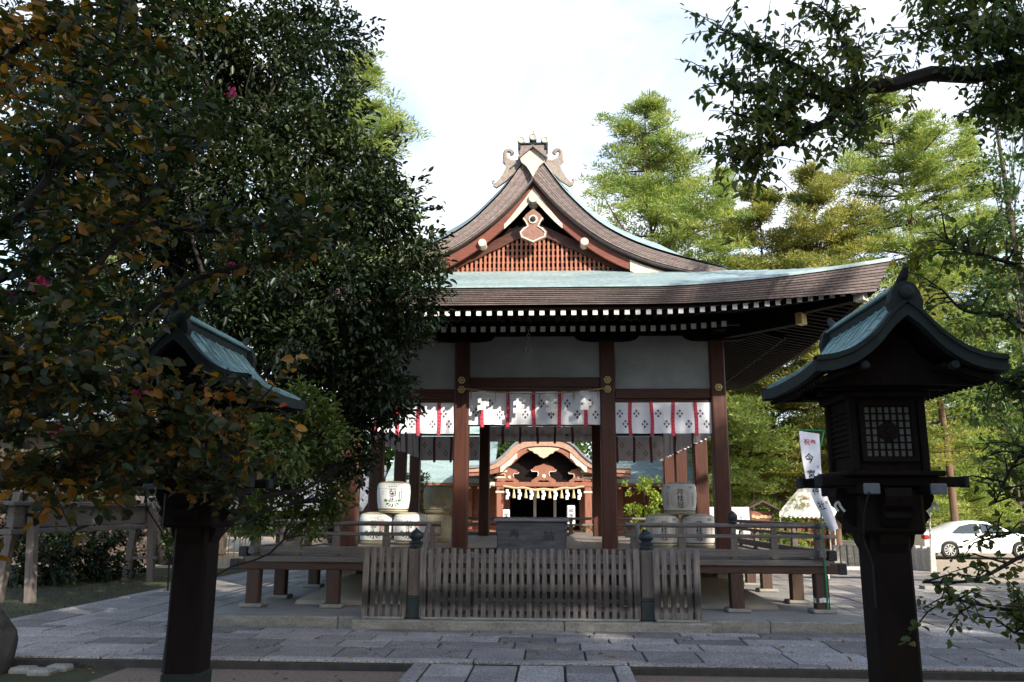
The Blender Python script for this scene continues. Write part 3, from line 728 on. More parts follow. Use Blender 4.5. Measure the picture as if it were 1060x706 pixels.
# ridge and its end ornament
mb = MB(); poly = [(-.17, 6.9), (-.19, 7.20), (-.14, 7.24), (.14, 7.24), (.19, 7.20), (.17, 6.9)]
mb.prism(poly[::-1], GY0+.18, GY1-.18, M['copperd'])
for z in (6.98, 7.06, 7.14): mb.box(-.195, .195, GY0+.2, GY1-.2, z, z+.022, M['copperd'])
mb.tube([(0, GY0-.02, 7.28), (0, GY1, 7.28)], .055, M['copperd'], 12); mb.build('ridge', pav)
def ridge_end(yf, sgn, parent):
    y0, y1 = (yf, yf+.2*sgn) if sgn > 0 else (yf-.2, yf)
    mb = MB(); poly = [(-.21, 6.93), (-.215, 7.16), (-.165, 7.18), (.165, 7.18), (.215, 7.16), (.21, 6.93)]
    mb.prism(poly[::-1], y0, y1, M['bark']); e = mb.build('ridge_end_block', parent)
    f = -1 if sgn > 0 else 1; yy = y0 if sgn > 0 else y1
    mb = MB(); poly = [(-.20, 6.93), (0, 7.12), (.20, 6.93), (.18, 6.87), (.10, 6.80), (.05, 6.72), (0, 6.62), (-.05, 6.72), (-.10, 6.80), (-.18, 6.87)]
    mb.prism(poly[::-1], min(yy, yy+f*.05), max(yy, yy+f*.05), M['cream']); mb.build('peak_plate', e)
    mb = MB()
    for s in (-1, 1): mb.beam((0, yy+f*.06, 7.125), (s*.225, yy+f*.06, 6.925), .10, .028, M['bark'], up=(0, 0, 1))
    mb.build('peak_moulding', e)
    mb = MB(); mb.cbox(-.235, .235, y0-.02, y1+.02, 7.18, 7.215, M['copperd'], .01)
    for s in (-1, 1): mb.cbox(s*.215-.02, s*.215+.02, y0-.03, y1, 7.10, 7.19, M['copperd'], .006)
    mb.build('ridge_cap', e)
    for x, z in ((-.185, 7.25), (0, 7.30), (.185, 7.25)):
        mb = MB(); mb.lathe([(.058, .22*-f if False else .2), (.058, 0), (.05, -.012), (.044, -.012), (.042, -.004)], (x, yy-.03 if f < 0 else yy-.17, z), M['stone'], 18, 'y'); mb.build('round_tile_end', e)
    mb = MB(); mb.tube([(0, (y0+y1)/2, 7.33), (.006, (y0+y1)/2, 7.47)], [.010, .003], M['iron'], 5); mb.build('spike', e)
    for s in (-1, 1):     # scrolled fins
        mb = MB(); k_ = 5
        for q in range(k_):
            o_ = q*.030
            pts = [(s*(.19+o_*.1), 6.96-o_*1.0), (s*(.30+o_*.2), 6.93-o_*.95), (s*(.40), 6.97-o_*.8), (s*(.445+.006*q), 7.05-o_*.9), (s*(.43-o_*.25), 7.12-o_*1.3), (s*(.375), 7.13-o_*1.2), (s*(.335+o_*.1), 7.085-o_*.8), (s*(.36), 7.05-o_*.6)]
            if q > 0: pts = pts[:5]
            c_ = curve([(a, (y0+y1)/2, b) for a, b in pts], 24); mb.tube(c_, [.034-.003*q]*(len(c_)-3)+[.028, .022, .014], M['carved'], 7)
        poly = [(.18, 6.97), (.30, 6.91), (.42, 6.98), (.45, 6.93), (.43, 6.85), (.46, 6.77), (.52, 6.66), (.60, 6.57), (.64, 6.57), (.63, 6.53), (.58, 6.50), (.44, 6.60), (.30, 6.74), (.18, 6.88)]
        poly = [(s*a, b) for a, b in poly]
        mb.prism(poly if s < 0 else poly[::-1], (y0+y1)/2-.03, (y0+y1)/2+.03, M['carved'])
        c_ = curve([(s*.60, (y0+y1)/2, 6.55), (s*.635, (y0+y1)/2, 6.575), (s*.64, (y0+y1)/2, 6.615), (s*.61, (y0+y1)/2, 6.62)], 9); mb.tube(c_, .016, M['carved'], 6)
        mb.build('scrolled_fin', e, smooth=True)
ridge_end(GY0-.02, 1, pav); ridge_end(GY1+.02, -1, pav)

# ------------------------------------------------------------------ veranda
ver = thing('veranda', 'weathered timber veranda with low railings running round the worship pavilion', 'veranda', (0, yc, .15))
XR, YR0, YR1 = 4.044, 11.82, 20.09
mb = MB(); k = 0; x = -XR
def planks(x0, x1, y0, y1, along):
    n = max(1, round((x1-x0 if along == 'y' else y1-y0)/.2))
    for i in range(n):
        if along == 'y': a = x0+(x1-x0)*i/n; mb.box(a+.002, a+(x1-x0)/n-.002, y0, y1, .795, .841+random.uniform(-.002, .002), M['greyy'])
        else: a = y0+(y1-y0)*i/n; mb.box(x0, x1, a+.002, a+(y1-y0)/n-.002, .795, .841+random.uniform(-.002, .002), M['greyx'])
planks(-XR-.06, XR+.06, YR0-.08, R1-.182, 'y'); planks(-XR-.06, XR+.06, R4+.15, YR1+.08, 'y')
planks(-XR-.06, -HW-.12, R1-.182, R4+.15, 'x'); planks(HW+.12, XR+.06, R1-.182, R4+.15, 'x')
mb.build('deck_boards', ver)
for y in (YR0, YR1):
    mb = MB(); mb.cbox(-XR-.14, XR+.14, y-.055, y+.055, .655, .793, M['brx'], .01); mb.build('edge_beam', ver)
    mb = MB(); mb.cbox(-XR-.02, XR+.02, y-.085, y-.07, .765, .835, M['greyx'], .004); mb.build('edge_strip', ver)
for s in (-1, 1):
    mb = MB(); mb.cbox(s*3.94-.055, s*3.94+.055, YR0+.056, YR1-.056, .656, .790, M['bry'], .01); mb.build('edge_beam', ver)
    for y in (YR0,):
        mb = MB(); mb.cbox(s*(XR+.19)-.06, s*(XR+.19)+.06, y-.065, y+.065, .65, .80, M['iron'], .01)
        mb.cbox(s*(XR+.06)-.06, s*(XR+.06)+.06, y-.095, y+.05, .835, .97, M['iron'], .01); mb.build('corner_fitting', ver)
legs = [(x, YR0) for x in (-3.94, -2.8, -1.16, 1.16, 2.8, 3.94)]+[(s*3.94, y) for s in (-1, 1) for y in (R1, R2, 15.95, R3, R4)]+[(x, YR1) for x in (-3.94, -2.8, -1.16, 1.16, 2.8, 3.94)]
for x, y in legs:
    mb = MB(); mb.cbox(x-.088, x+.088, y-.088, y+.088, .19, .655, M['brz'], .012); l_ = mb.build('leg', ver)
    mb = MB(); mb.cbox(x-.16, x+.16, y-.15, y+.15, .146, .20, M['kerb'], .02); mb.build('footing', l_)
def rail_run(a, b, axis):
    """low railing: foot rail, mid rail, round top rail, short posts"""
    r = []
    def seg(p, q, z, w_, h_, m, nm):
        mb = MB()
        if axis == 'x': mb.cbox(p, q, r0-w_/2, r0+w_/2, z-h_/2, z+h_/2, m, .008)
        else: mb.cbox(r0-w_/2, r0+w_/2, p, q, z-h_/2, z+h_/2, m, .008)
        mb.build(nm, ver)
    return seg
def railing(p, q, c, axis, ext0, ext1, posts):
    W1 = M['greyx' if axis == 'x' else 'greyy']
    def bx(u0, u1, z0, z1, w_, m, nm):
        mb = MB()
        (mb.cbox(u0, u1, c-w_/2, c+w_/2, z0, z1, m, .008) if axis == 'x' else mb.cbox(c-w_/2, c+w_/2, u0, u1, z0, z1, m, .008)); return mb.build(nm, ver)
    dz = 0 if axis == 'x' else .003
    bx(p-ext0*.8, q+ext1*.8, .875+dz, .975+dz, .09, W1, 'foot_rail')
    bx(p-ext0*1.0, q+ext1*1.0, 1.128+dz, 1.178+dz, .06, W1, 'middle_rail')
    mb = MB(); n_ = 14
    us = np.linspace(p-ext0*1.1, q+ext1*1.1, n_)
    def upz(u):
        z = 1.298+dz
        if ext1 and u > q: z += .0
        return z
    pts = [((u, c, upz(u)) if axis == 'x' else (c, u, upz(u))) for u in us]; mb.tube(pts, .034, W1, 10); mb.build('top_rail', ver, smooth=True)
    for u in posts:
        mb = MB()
        (mb.cbox(u-.05, u+.05, c-.04, c+.04, .842, 1.127, M['greyz'], .008) if axis == 'x' else mb.cbox(c-.04, c+.04, u-.05, u+.05, .842, 1.127, M['greyz'], .008))
        (mb.cbox(u-.035, u+.035, c-.025, c+.025, 1.179, 1.268, M['greyz'], .006) if axis == 'x' else mb.cbox(c-.025, c+.025, u-.035, u+.035, 1.179, 1.268, M['greyz'], .006))
        mb.build('baluster', ver)
railing(1.30, 3.95, YR0+.02, 'x', .0, .26, [1.42, 2.08, 2.8, 3.35, 3.95])
railing(-3.95, -1.30, YR0+.02, 'x', .26, 0, [-1.42, -2.08, -2.8, -3.35, -3.95])
for s in (-1, 1): railing(YR0, YR1, s*3.95, 'y', .22, .22, [13, 14.2, 15.4, 16.6, 17.8, 19, 20.05])
railing(-3.95, 3.95, YR1-.02, 'x', .2, .2, [-3.2, -2, -.7, .7, 2, 3.2])
for x in (2.8, -2.8):
    mb = MB(); mb.lathe([(.05, 1.33), (.062, 1.345), (.05, 1.36), (.068, 1.40), (.066, 1.44), (.035, 1.475), (.008, 1.50)], (x, YR0+.02, 0), M['bronze'], 16); mb.build('post_cap', ver, smooth=True)
# stair between the deck and the fence, with newels capped in bronze
for s in (-1, 1):
    x = s*1.475; 
    mb = MB(); mb.cbox(x-.085, x+.085, 10.70, 10.87, .16, 1.01, M['greyz'], .015); nw = mb.build('newel_post', ver)
    mb = MB(); mb.lathe([(.09, 1.03), (.093, 1.05), (.078, 1.06), (.078, 1.085), (.095, 1.095), (.095, 1.105), (.06, 1.12), (.062, 1.135), (.088, 1.155), (.095, 1.185), (.088, 1.215), (.06, 1.24), (.025, 1.262), (.006, 1.285)], (x, 10.785, -.02), M['bronze'], 20); mb.build('onion_cap', nw, smooth=True)
    mb = MB(); mb.cbox(x-.10, x+.10, 10.687, 10.885, .152, .40, M['bronze'], .012)
    mb.cbox(x-.108, x+.108, 10.68, 10.892, .385, .43, M['bronze'], .01); mb.build('bronze_sleeve', nw)
    c_ = curve([(x-s*.0, 11.82, 1.30), (x-s*.03, 11.62, 1.285), (x-s*.03, 11.42, 1.18), (x-s*.02, 11.05, .98), (x, 10.87, .90)], 14); mb = MB(); mb.tube(c_, .034, M['greyy'], 8); mb.build('stair_rail', ver, smooth=True)
    c_ = [(p[0], p[1], p[2]-.17) for p in c_]; mb = MB(); mb.tube(c_, .026, M['greyy'], 8); mb.build('stair_rail', ver, smooth=True)
    mb = MB(); mb.beam((s*1.33, 11.05, .22), (s*1.33, 11.80, .78), .05, .2, M['greyy']); mb.build('stringer', ver)
for i in range(3):
    mb = MB(); y = 11.18+i*.2; mb.cbox(-1.30, 1.30, y, y+.24, .29+i*.17, .335+i*.17, M['greyx'], .008); mb.build('stair_tread', ver)

# ------------------------------------------------------------------ picket fence
def picket(x0, x1, label, ends=(1, 1)):
    t = thing('picket_fence', label, 'fence', ((x0+x1)/2, 10.68, .15), 'picket fence panels before the stair')
    n = round((x1-x0)/.0945); mb = MB(); st = (x1-x0)/n
    for i in range(n+1):
        x = x0+i*st; wz = random.uniform(-.004, .004); tl = random.uniform(-.004, .004)
        w_ = random.uniform(.054, .064) if 0 < i < n else .075; hgt = 1.012+random.uniform(-.008, .01)-(0 if 0 < i < n else -.012)
        p = [(x-w_/2, .175), (x-w_/2+tl, hgt-.018), (x-w_/2+.012+tl, hgt), (x+w_/2-.012+tl, hgt), (x+w_/2+tl, hgt-.018), (x+w_/2, .175)]
        mb.prism(p[::-1], 10.65+wz, 10.675+wz, M['slat'])
    mb.build('pickets', t)
    for z in (.29, .52, .74, .92):
        mb = MB(); mb.cbox(x0, x1, 10.68, 10.715, z-.03, z+.03, M['slat'], .006); mb.build('cross_rail', t)
    for x in ((x0+.02, x1-.02) if x1-x0 < 2 else (x0+.02, -.75, 0, .75, x1-.02)): mb = MB(); mb.cbox(x-.03, x+.03, 10.716, 10.77, .15, 0.97, M['slat'], .006); mb.build('post', t)
    mb = MB(); mb.cbox(x0-.02, x1+.02, 10.625, 10.75, .149, .18, M['kerb'], .008); mb.build('base_sill', t)
# weathered slat wood with a dark damp band low down (a stain with its own shape)
m = bpy.data.materials.new('weathered_slat'); m.use_nodes = True; t_ = m.node_tree; b_ = t_.nodes['Principled BSDF']; b_.inputs['Roughness'].default_value = .85
tcn = t_.nodes.new('ShaderNodeTexCoord'); mpn = t_.nodes.new('ShaderNodeMapping'); mpn.inputs['Scale'].default_value = (34, 34, 3); t_.links.new(tcn.outputs['Object'], mpn.inputs['Vector'])
n_ = t_.nodes.new('ShaderNodeTexNoise'); S(n_, Scale=1., Detail=6); t_.links.new(mpn.outputs[0], n_.inputs['Vector'])
r_ = t_.nodes.new('ShaderNodeValToRGB'); r_.color_ramp.elements[0].position = .3; r_.color_ramp.elements[1].position = .72
r_.color_ramp.elements[0].color = (.115, .095, .082, 1); r_.color_ramp.elements[1].color = (.30, .262, .235, 1); t_.links.new(n_.outputs['Fac'], r_.inputs[0])
sx_ = t_.nodes.new('ShaderNodeSeparateXYZ'); t_.links.new(tcn.outputs['Object'], sx_.inputs[0])
n3 = t_.nodes.new('ShaderNodeTexNoise'); S(n3, Scale=7., Detail=3); t_.links.new(tcn.outputs['Object'], n3.inputs['Vector'])
ad = t_.nodes.new('ShaderNodeMath'); ad.operation = 'MULTIPLY_ADD'; ad.inputs[1].default_value = .16; t_.links.new(n3.outputs['Fac'], ad.inputs[0]); t_.links.new(sx_.outputs['Z'], ad.inputs[2])
r3 = t_.nodes.new('ShaderNodeValToRGB'); cr = r3.color_ramp
for _ in range(2): cr.elements.new(.5)
for e, (p, c) in zip(cr.elements, ((.20, .80), (.27, .20), (.40, .20), (.56, 1.))): e.position = p; e.color = (c, c, c, 1)
t_.links.new(ad.outputs[0], r3.inputs[0])
mu = t_.nodes.new('ShaderNodeMixRGB'); mu.blend_type = 'MULTIPLY'; mu.inputs[0].default_value = 1; t_.links.new(r_.outputs[0], mu.inputs[1]); t_.links.new(r3.outputs[0], mu.inputs[2])
t_.links.new(mu.outputs[0], b_.inputs['Base Color']); bn = t_.nodes.new('ShaderNodeBump'); S(bn, Distance=.003, Strength=1.); t_.links.new(n_.outputs['Fac'], bn.inputs['Height']); t_.links.new(bn.outputs[0], b_.inputs['Normal'])
M['slat'] = m
picket(-1.355, 1.335, 'long central panel of weathered grey pickets in front of the offertory box')
picket(-2.09, -1.60, 'short weathered picket panel left of the left stair newel')
picket(1.58, 2.08, 'short weathered picket panel right of the right stair newel')

# ------------------------------------------------------------------ offertory box
ob = thing('offertory_box', 'dark grey wooden offertory box with two carved characters, behind the picket fence', 'offertory box', (-.02, 12.35, .841))
mb = MB(); x0, x1 = -.535, .495; vs = [(x0+.02, 12.1, .842), (x1-.02, 12.1, .842), (x1-.02, 12.6, .842), (x0+.02, 12.6, .842), (x0, 12.08, 1.33), (x1, 12.08, 1.33), (x1, 12.62, 1.33), (x0, 12.62, 1.33)]
mb.add(vs, [(0, 3, 2, 1), (4, 5, 6, 7), (0, 1, 5, 4), (1, 2, 6, 5), (2, 3, 7, 6), (3, 0, 4, 7)], mat('slate_wood', (.13, .133, .145), .6, (.04, .042, .047), (3, 30, 22), .9, .004)); mb.build('body', ob, bevel=.008)
mb = MB(); mb.cbox(x0-.03, x1+.03, 12.05, 12.65, 1.331, 1.375, mat('worn_slate_top', (.24, .24, .26), .6, (.14, .14, .15), (3, 30, 30), .8, .003), .01); mb.build('lid', ob)
mb = MB()
for i in range(9): mb.cbox(x0+.06+i*.108, x0+.10+i*.108, 12.08, 12.62, 1.376, 1.392, M['greyy'], .004)
mb.build('slats', ob)
for s, xx in ((0, -.27), (1, .23)):
    mb = MB()
    put_text(mb, '奉納'[s], .165, lambda u, v, xx=xx: (xx+u, 12.083-.0-(v+.02)*.0-.002+.0, 1.13+v), mat('carved_shadowed_wood', (.055, .056, .062), .8))
    mb.v = [(x, 12.1-(z-.842)/.488*.02-.004, z) for x, y, z in mb.v]
    mb.build('carved_character', ob)
mb = MB()
for s in (x0+.022, x1-.022):
    for z in np.linspace(.9, 1.3, 6): mb.lathe([(.012, 0), (.012, -.008), (.005, -.014)], (s, 12.1-(z-.842)/.488*.02, z), M['iron'], 8, 'y')
mb.build('rivets', ob)

# ------------------------------------------------------------------ curtains
def curtain(name, label, p0, p1, ztop, zbot, ribs, mcloth, mmot, mrib, wav=.02, group=None, rdrop=.045, motifs=True, nfold=14, ribw=.054):
    p0, p1 = Vector((*p0, 0)), Vector((*p1, 0)); d = (p1-p0); L_ = d.length; d.normalize(); nrm = Vector((d.y, -d.x, 0))
    t = thing(name, label, 'curtain', ((p0+p1)/2+Vector((0, 0, zbot))), group)
    ph = random.uniform(0, 6)
    def P(u, v, off=0):      # u along, v 0..1 down
        a = wav*(.25+v)*(sin(u*nfold*.9/1.0+ph)+.5*sin(u*nfold*2.1+ph*2)); return p0+d*u+nrm*(a+off)+Vector((0, 0, ztop+(zbot-ztop)*v))
    mb = MB(); nu, nv = 60, 5; vs = []
    for off in (0, -.004):
        vs += [P(L_*i/nu, j/nv, off) for j in range(nv+1) for i in range(nu+1)]
    W_ = nu+1; q = W_*(nv+1); fs = []
    for j in range(nv):
        for i in range(nu):
            a = j*W_+i; fs += [(a, a+W_, a+W_+1, a+1), (q+a, q+a+1, q+a+W_+1, q+a+W_)]
    fs += [(i, i+1, q+i+1, q+i) for i in range(nu)]+[(nv*W_+i+1, nv*W_+i, q+nv*W_+i, q+nv*W_+i+1) for i in range(nu)]
    mb.add(vs, fs, mcloth)
    if motifs:
        edges = [0]+list(ribs)+[L_]; h = ztop-zbot
        for a, b in zip(edges, edges[1:]):
            w_ = b-a
            spots = [(a+w_*.30, .36), (a+w_*.68, .70)] if w_ > .22 else [(a+w_*.5, .62 if a == 0 else .35)]
            for (cu_, cv) in spots:
                for du, dv in ((0, -.155), (0, .155), (-.034, 0), (.034, 0), (0, -.01)):
                    su, sv = (.023, .068) if du == 0 else (.020, .066)
                    if dv == -.01: su, sv = .006, .018
                    c = [(cu_+du+a_*su, cv+(dv*.55+b_*sv*.8)) for a_, b_ in ((-1, 0), (0, 1), (1, 0), (0, -1))]
                    mb.add([P(min(max(u, .005), L_-.005), v, .003) for u, v in c], [(0, 1, 2, 3)], mmot)
    mb.build('cloth', t, smooth=False)
    for u in ribs:
        mb = MB(); vs = []; fs = []; n2 = 8; zt_, zb_ = ztop, zbot-rdrop
        for j in range(n2+1):
            f = j/n2; z = zt_+(zb_-zt_)*f; sw = .006*sin(f*5+u*9)
            c = P(u, min(1, f)); c.z = z
            for s, o_ in ((-1, .010), (1, .010), (1, .014), (-1, .014)): vs.append(c+d*(s*ribw/2+sw)+nrm*o_)
        for j in range(n2):
            for k in range(4): fs.append((j*4+k, j*4+(k+1) % 4, (j+1)*4+(k+1) % 4, (j+1)*4+k))
        fs += [(0, 1, 2, 3), (n2*4+3, n2*4+2, n2*4+1, n2*4)]
        mb.add(vs, fs, mrib)
        for j in range(9):
            f = (j+.5)/9; c = P(u, f); c.z = zt_+(zb_-zt_)*f
            mb.add([c+d*a+nrm*.0165+Vector((0, 0, b)) for a, b in ((-.012, -.002), (.006, .010), (.012, .002), (-.006, -.010))], [(0, 1, 2, 3)], mat('pink_dot', (.62, .30, .38), .8))
        mb.build('ribbon', t)
    return t
xw = HI-.12
curtain('shrine_curtain', 'short white crested curtain with red ribbons across the middle front bay, under the straw rope', (-xw, R1-.075), (xw, R1-.075), 3.345, 2.82, [.215, .62, 1.03, 1.44, 1.85], M['cloth'], M['motif'], M['ribbon'], group='white curtains with red ribbons')
sideb = [.22, .57, .90, 1.28]
curtain('shrine_curtain', 'short white crested curtain with red ribbons in the right front bay above the wooden railing', (HI+.12, R1-.07), (HW-.12, R1-.07), 3.168, 2.683, [.225, .565, .90, 1.25], M['cloth'], M['motif'], M['ribbon'], group='white curtains with red ribbons')
curtain('shrine_curtain', 'short white crested curtain with red ribbons in the left front bay, partly behind leaves', (-HW+.12, R1-.07), (-HI-.12, R1-.07), 3.168, 2.683, [.24, .60, .93, 1.26], M['cloth'], M['motif'], M['ribbon'], group='white curtains with red ribbons')
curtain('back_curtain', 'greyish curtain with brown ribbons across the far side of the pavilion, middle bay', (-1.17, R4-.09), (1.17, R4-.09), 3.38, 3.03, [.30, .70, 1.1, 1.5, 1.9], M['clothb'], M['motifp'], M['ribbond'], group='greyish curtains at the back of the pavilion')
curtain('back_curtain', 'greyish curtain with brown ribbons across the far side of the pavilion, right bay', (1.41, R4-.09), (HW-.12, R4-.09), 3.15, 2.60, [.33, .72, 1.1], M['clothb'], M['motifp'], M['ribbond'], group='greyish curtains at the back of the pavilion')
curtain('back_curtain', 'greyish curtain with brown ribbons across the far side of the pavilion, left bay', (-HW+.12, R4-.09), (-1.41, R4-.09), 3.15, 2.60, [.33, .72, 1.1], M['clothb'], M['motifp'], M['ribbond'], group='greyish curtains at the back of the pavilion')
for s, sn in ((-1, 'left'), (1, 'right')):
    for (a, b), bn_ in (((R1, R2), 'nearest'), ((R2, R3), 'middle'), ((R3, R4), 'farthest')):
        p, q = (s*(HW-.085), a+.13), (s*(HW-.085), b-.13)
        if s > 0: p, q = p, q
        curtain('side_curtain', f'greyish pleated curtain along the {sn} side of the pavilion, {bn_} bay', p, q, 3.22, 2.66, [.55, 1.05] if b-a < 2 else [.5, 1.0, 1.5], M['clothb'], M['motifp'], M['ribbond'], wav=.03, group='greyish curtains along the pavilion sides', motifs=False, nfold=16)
mb = MB(); mb.cbox(-HW+.12, HW-.12, R4-.07, R4-.03, 3.17, 3.215, M['dark'], .005); mb.build('curtain_rail', pav)

# straw rope with paper streamers
rp_ = thing('straw_rope', 'thin sacred straw rope with white zigzag papers strung across the middle front bay', 'sacred rope', (0, R1-.16, 3.3))
pts = [(x, R1-.16, 3.375-.075*(1-((x)/xw)**2)+.0) for x in np.linspace(-1.1, 1.1, 25)]
mb = MB(); mb.tube(pts, .012, M['rope'], 6)
for i, p in enumerate(pts[1:-1]): mb.tube([(p[0]-.03, p[1]-.008, p[2]+.008), (p[0]+.03, p[1]-.012, p[2]-.008)], .006, M['rope'], 4)
mb.build('rope', rp_, smooth=True)
for x in (-.80, -.24, .27, .81):
    z = 3.375-.075*(1-(x/xw)**2); mb = MB()
    for k in range(5):
        dx = (.024 if k % 2 else -.022); zz = z-.012-k*.058; y = R1-.20-.016*k
        for q in range(2):
            a = dx+(-.032 if q else .03)
            mb.add([(x+a-.034, y-.004*q, zz), (x+a+.034, y-.004*q, zz+.006), (x+a+.036, y-.014-.004*q, zz-.066), (x+a-.030, y-.010-.004*q, zz-.072)], [(0, 1, 2, 3)], M['paper'])
    mb.build('paper_streamer', rp_)
for x in (-1.0, -.62, -.43, -.05, .08, .45, .62, 1.0):
    z = 3.375-.075*(1-(x/xw)**2); mb = MB()
    for k in range(4): mb.tube([(x+.004*k, R1-.17, z), (x+random.uniform(-.02, .02), R1-.175, z-.13-random.random()*.05)], [.005, .002], M['rope'], 4)
    mb.build('straw_tassel', rp_)
# hanging chain with ring
ch = thing('hanging_chain', 'pale iron chain with a ring hanging before the middle white wall panel', 'chain', (-.097, 12.2, 4.3))
mb = MB(); p0 = at(547, 338, 12.4); cx_, cy_ = p0.x, 12.4
def ring(c, r, w_, ax): 
    pts = [(c[0]+(r*cos(a) if ax == 'x' else 0), c[1]+(r*cos(a) if ax != 'x' else 0), c[2]+r*1.35*sin(a)) for a in np.linspace(0, 2*pi, 15)]; mb.tube(pts, w_, M['chain'], 5, cap=False)
for k in range(5): ring((cx_, cy_, p0.z-.03-k*.058), .021, .0065, 'x' if k % 2 == 0 else 'y')
ring((cx_, cy_, p0.z-.375), .045, .009, 'x'); mb.tube([(cx_, cy_, p0.z+.06), (cx_, cy_, p0.z)], .006, M['chain'], 5)
c_ = curve([(cx_, cy_, p0.z-.43), (cx_+.012, cy_, p0.z-.46), (cx_-.004, cy_, p0.z-.49), (cx_-.025, cy_, p0.z-.475)], 9); mb.tube(c_, .007, M['chain'], 5)
mb.build('links', ch, smooth=True)

# ------------------------------------------------------------------ sake barrels
def barrel_profile(): return [(.0, .0), (.215, .0), (.235, .02), (.238, .045), (.225, .055), (.25, .075), (.272, .20), (.280, .34), (.272, .45), (.255, .485), (.22, .505), (.12, .525), (.0, .535)]
def barrel(name, label, x, y, z, kind, s=1., rz=0):
    t = thing(name, label, 'sake barrel', (x, y, z), 'straw-wrapped sake barrels on the pavilion floor')
    pr = [(r*s, h*s) for r, h in barrel_profile()][1:-1]
    lo = pr[:5]; bod = pr[4:9]; top = pr[8:]
    lab = M['label'] if kind == 'a' else M['label2']
    st = M['straw']
    def R_(h): return float(np.interp(h, [p[1] for p in pr], [p[0] for p in pr]))
    mb = MB(); mb.lathe(lo, (x, y, z), st, 28); mb.lathe([(.243*s, .028*s), (.249*s, .04*s), (.243*s, .052*s)], (x, y, z), st, 28); mb.build('straw_base', t, smooth=True)
    mb = MB(); mb.lathe(bod, (x, y, z), st if kind == 'c' else lab, 32); mb.build('wrapped_body', t, smooth=True)
    mb = MB(); mb.lathe(top, (x, y, z), st, 28); mb.tube([(x+.262*s*cos(a), y+.262*s*sin(a), z+.455*s) for a in np.linspace(0, 2*pi, 29)], .009*s, st, 5, cap=False); mb.build('straw_lid', t, smooth=True)
    if kind == 'c':
        mb = MB()
        for h in (.16, .3): mb.tube([(x+(R_(h*s)+.004)*cos(a), y+(R_(h*s)+.004)*sin(a), z+h*s) for a in np.linspace(0, 2*pi, 25)], .011*s, M['rope'], 5, cap=False)
        mb.build('binding_rope', t); return t
    def wrap(u, v):     # u sideways, v height
        r = R_(v)+.0025; a = -pi/2+rz+u/r; return (x+r*cos(a), y+r*sin(a), z+v)
    if kind == 'a':
        mb = MB(); put_text(mb, '菊', .125*s, lambda u, v: wrap(u, .325*s+v), M['ink'], sx=1.05); put_text(mb, '正', .085*s, lambda u, v: wrap(u-.01*s, .235*s+v), M['ink']); put_text(mb, '宗', .135*s, lambda u, v: wrap(u+.005*s, .155*s+v), M['ink'], sx=1.15)
        mb.build('black_lettering', t)
        mb = MB(); put_text(mb, '本醸造特選', .032*s, lambda u, v: wrap(u+.155*s, .31*s+v), M['redink'], vertical=True); put_text(mb, '灘清酒', .036*s, lambda u, v: wrap(u+.112*s, .29*s+v), M['redink'], vertical=True); put_text(mb, '辛口', .03*s, lambda u, v: wrap(u-.17*s, .33*s+v), M['pinkink'], vertical=True); mb.build('red_lettering', t)
        for sg in (-1, 1):
            mb = MB()
            for (cu_, cv, sz, an) in ((.115, .205, .042, .3), (.085, .150, .030, -.5)):
                pts = [(1, 0), (.6, .35), (.5, .75), (.1, .6), (-.3, .8), (-.45, .4), (-.9, .2), (-.6, -.1), (-.8, -.5), (-.2, -.45), (.1, -.75), (.45, -.4)]
                pp = [(sg*(cu_+sz*(a*cos(an)-b*sin(an))), cv+sz*(a*sin(an)+b*cos(an))*.8) for a, b in pts]
                mb.add([wrap(u*s, v*s) for u, v in (pp if sg > 0 else pp[::-1])], [tuple(range(12))], M['green'])
            mb.build('leaf_print', t)
        mb = MB()
        for k in range(4): mb.add([wrap((-.07+k*.04+a)*s, (.425+b)*s) for a, b in ((0, 0), (.024, 0), (.024, .014), (0, .014))], [(0, 1, 2, 3)], M['blueink'])
        for k in range(24):
            u0 = (-.36+k*.03)*s; mb.add([wrap(u0+a*s, (.398+b)*s) for a, b in ((0, 0), (.03, 0), (.03, .003), (0, .003))], [(0, 1, 2, 3)], M['blueink'])
        mb.build('printed_band', t)
    else:
        mb = MB(); put_text(mb, '月桂冠', .105*s, lambda u, v: wrap(u, .255*s+v), M['ink'], vertical=True, sx=1.05, lead=.98); mb.build('black_lettering', t)
        mb = MB(); n_ = 36
        for k in range(n_):
            a0, a1 = 2*pi*k/n_, 2*pi*(k+.72)/n_
            for r0, r1 in ((.145, .155), (.112, .118)): mb.add([wrap(s*r*cos(a), s*(.255+r*sin(a)*.98)) for r, a in ((r0, a0), (r1, a0), (r1, a1), (r0, a1))], [(0, 1, 2, 3)], M['pinkink'])
        mb.build('laurel_ring', t)
        mb = MB(); put_text(mb, '清酒', .04*s, lambda u, v: wrap(u-.20*s, .43*s+v*1), M['blueink']); put_text(mb, '特撰', .04*s, lambda u, v: wrap(u+.18*s, .43*s+v), M['blueink']); put_text(mb, '伏見銘醸', .052*s, lambda u, v: wrap(u-.22*s, .25*s+v), M['pinkink'], vertical=True); put_text(mb, '京都伏見', .05*s, lambda u, v: wrap(u+.22*s, .25*s+v), M['blueink'], vertical=True); mb.build('small_lettering', t)
    return t
barrel('sake_barrel', 'white sake barrel with black characters and green leaves, on top of the left stack', -2.385, 13.85, 1.435, 'a', rz=.12)
barrel('sake_barrel', 'white sake barrel with green leaves at the lower left of the left stack', -2.665, 13.85, .925, 'a', rz=.05)
barrel('sake_barrel', 'white sake barrel with green leaves at the lower right of the left stack', -2.095, 13.85, .925, 'a', rz=.1)
barrel('sake_barrel', 'cream sake barrel with a laurel ring, on top of the right stack', 2.345, 13.7, 1.43, 'b', rz=-.08)
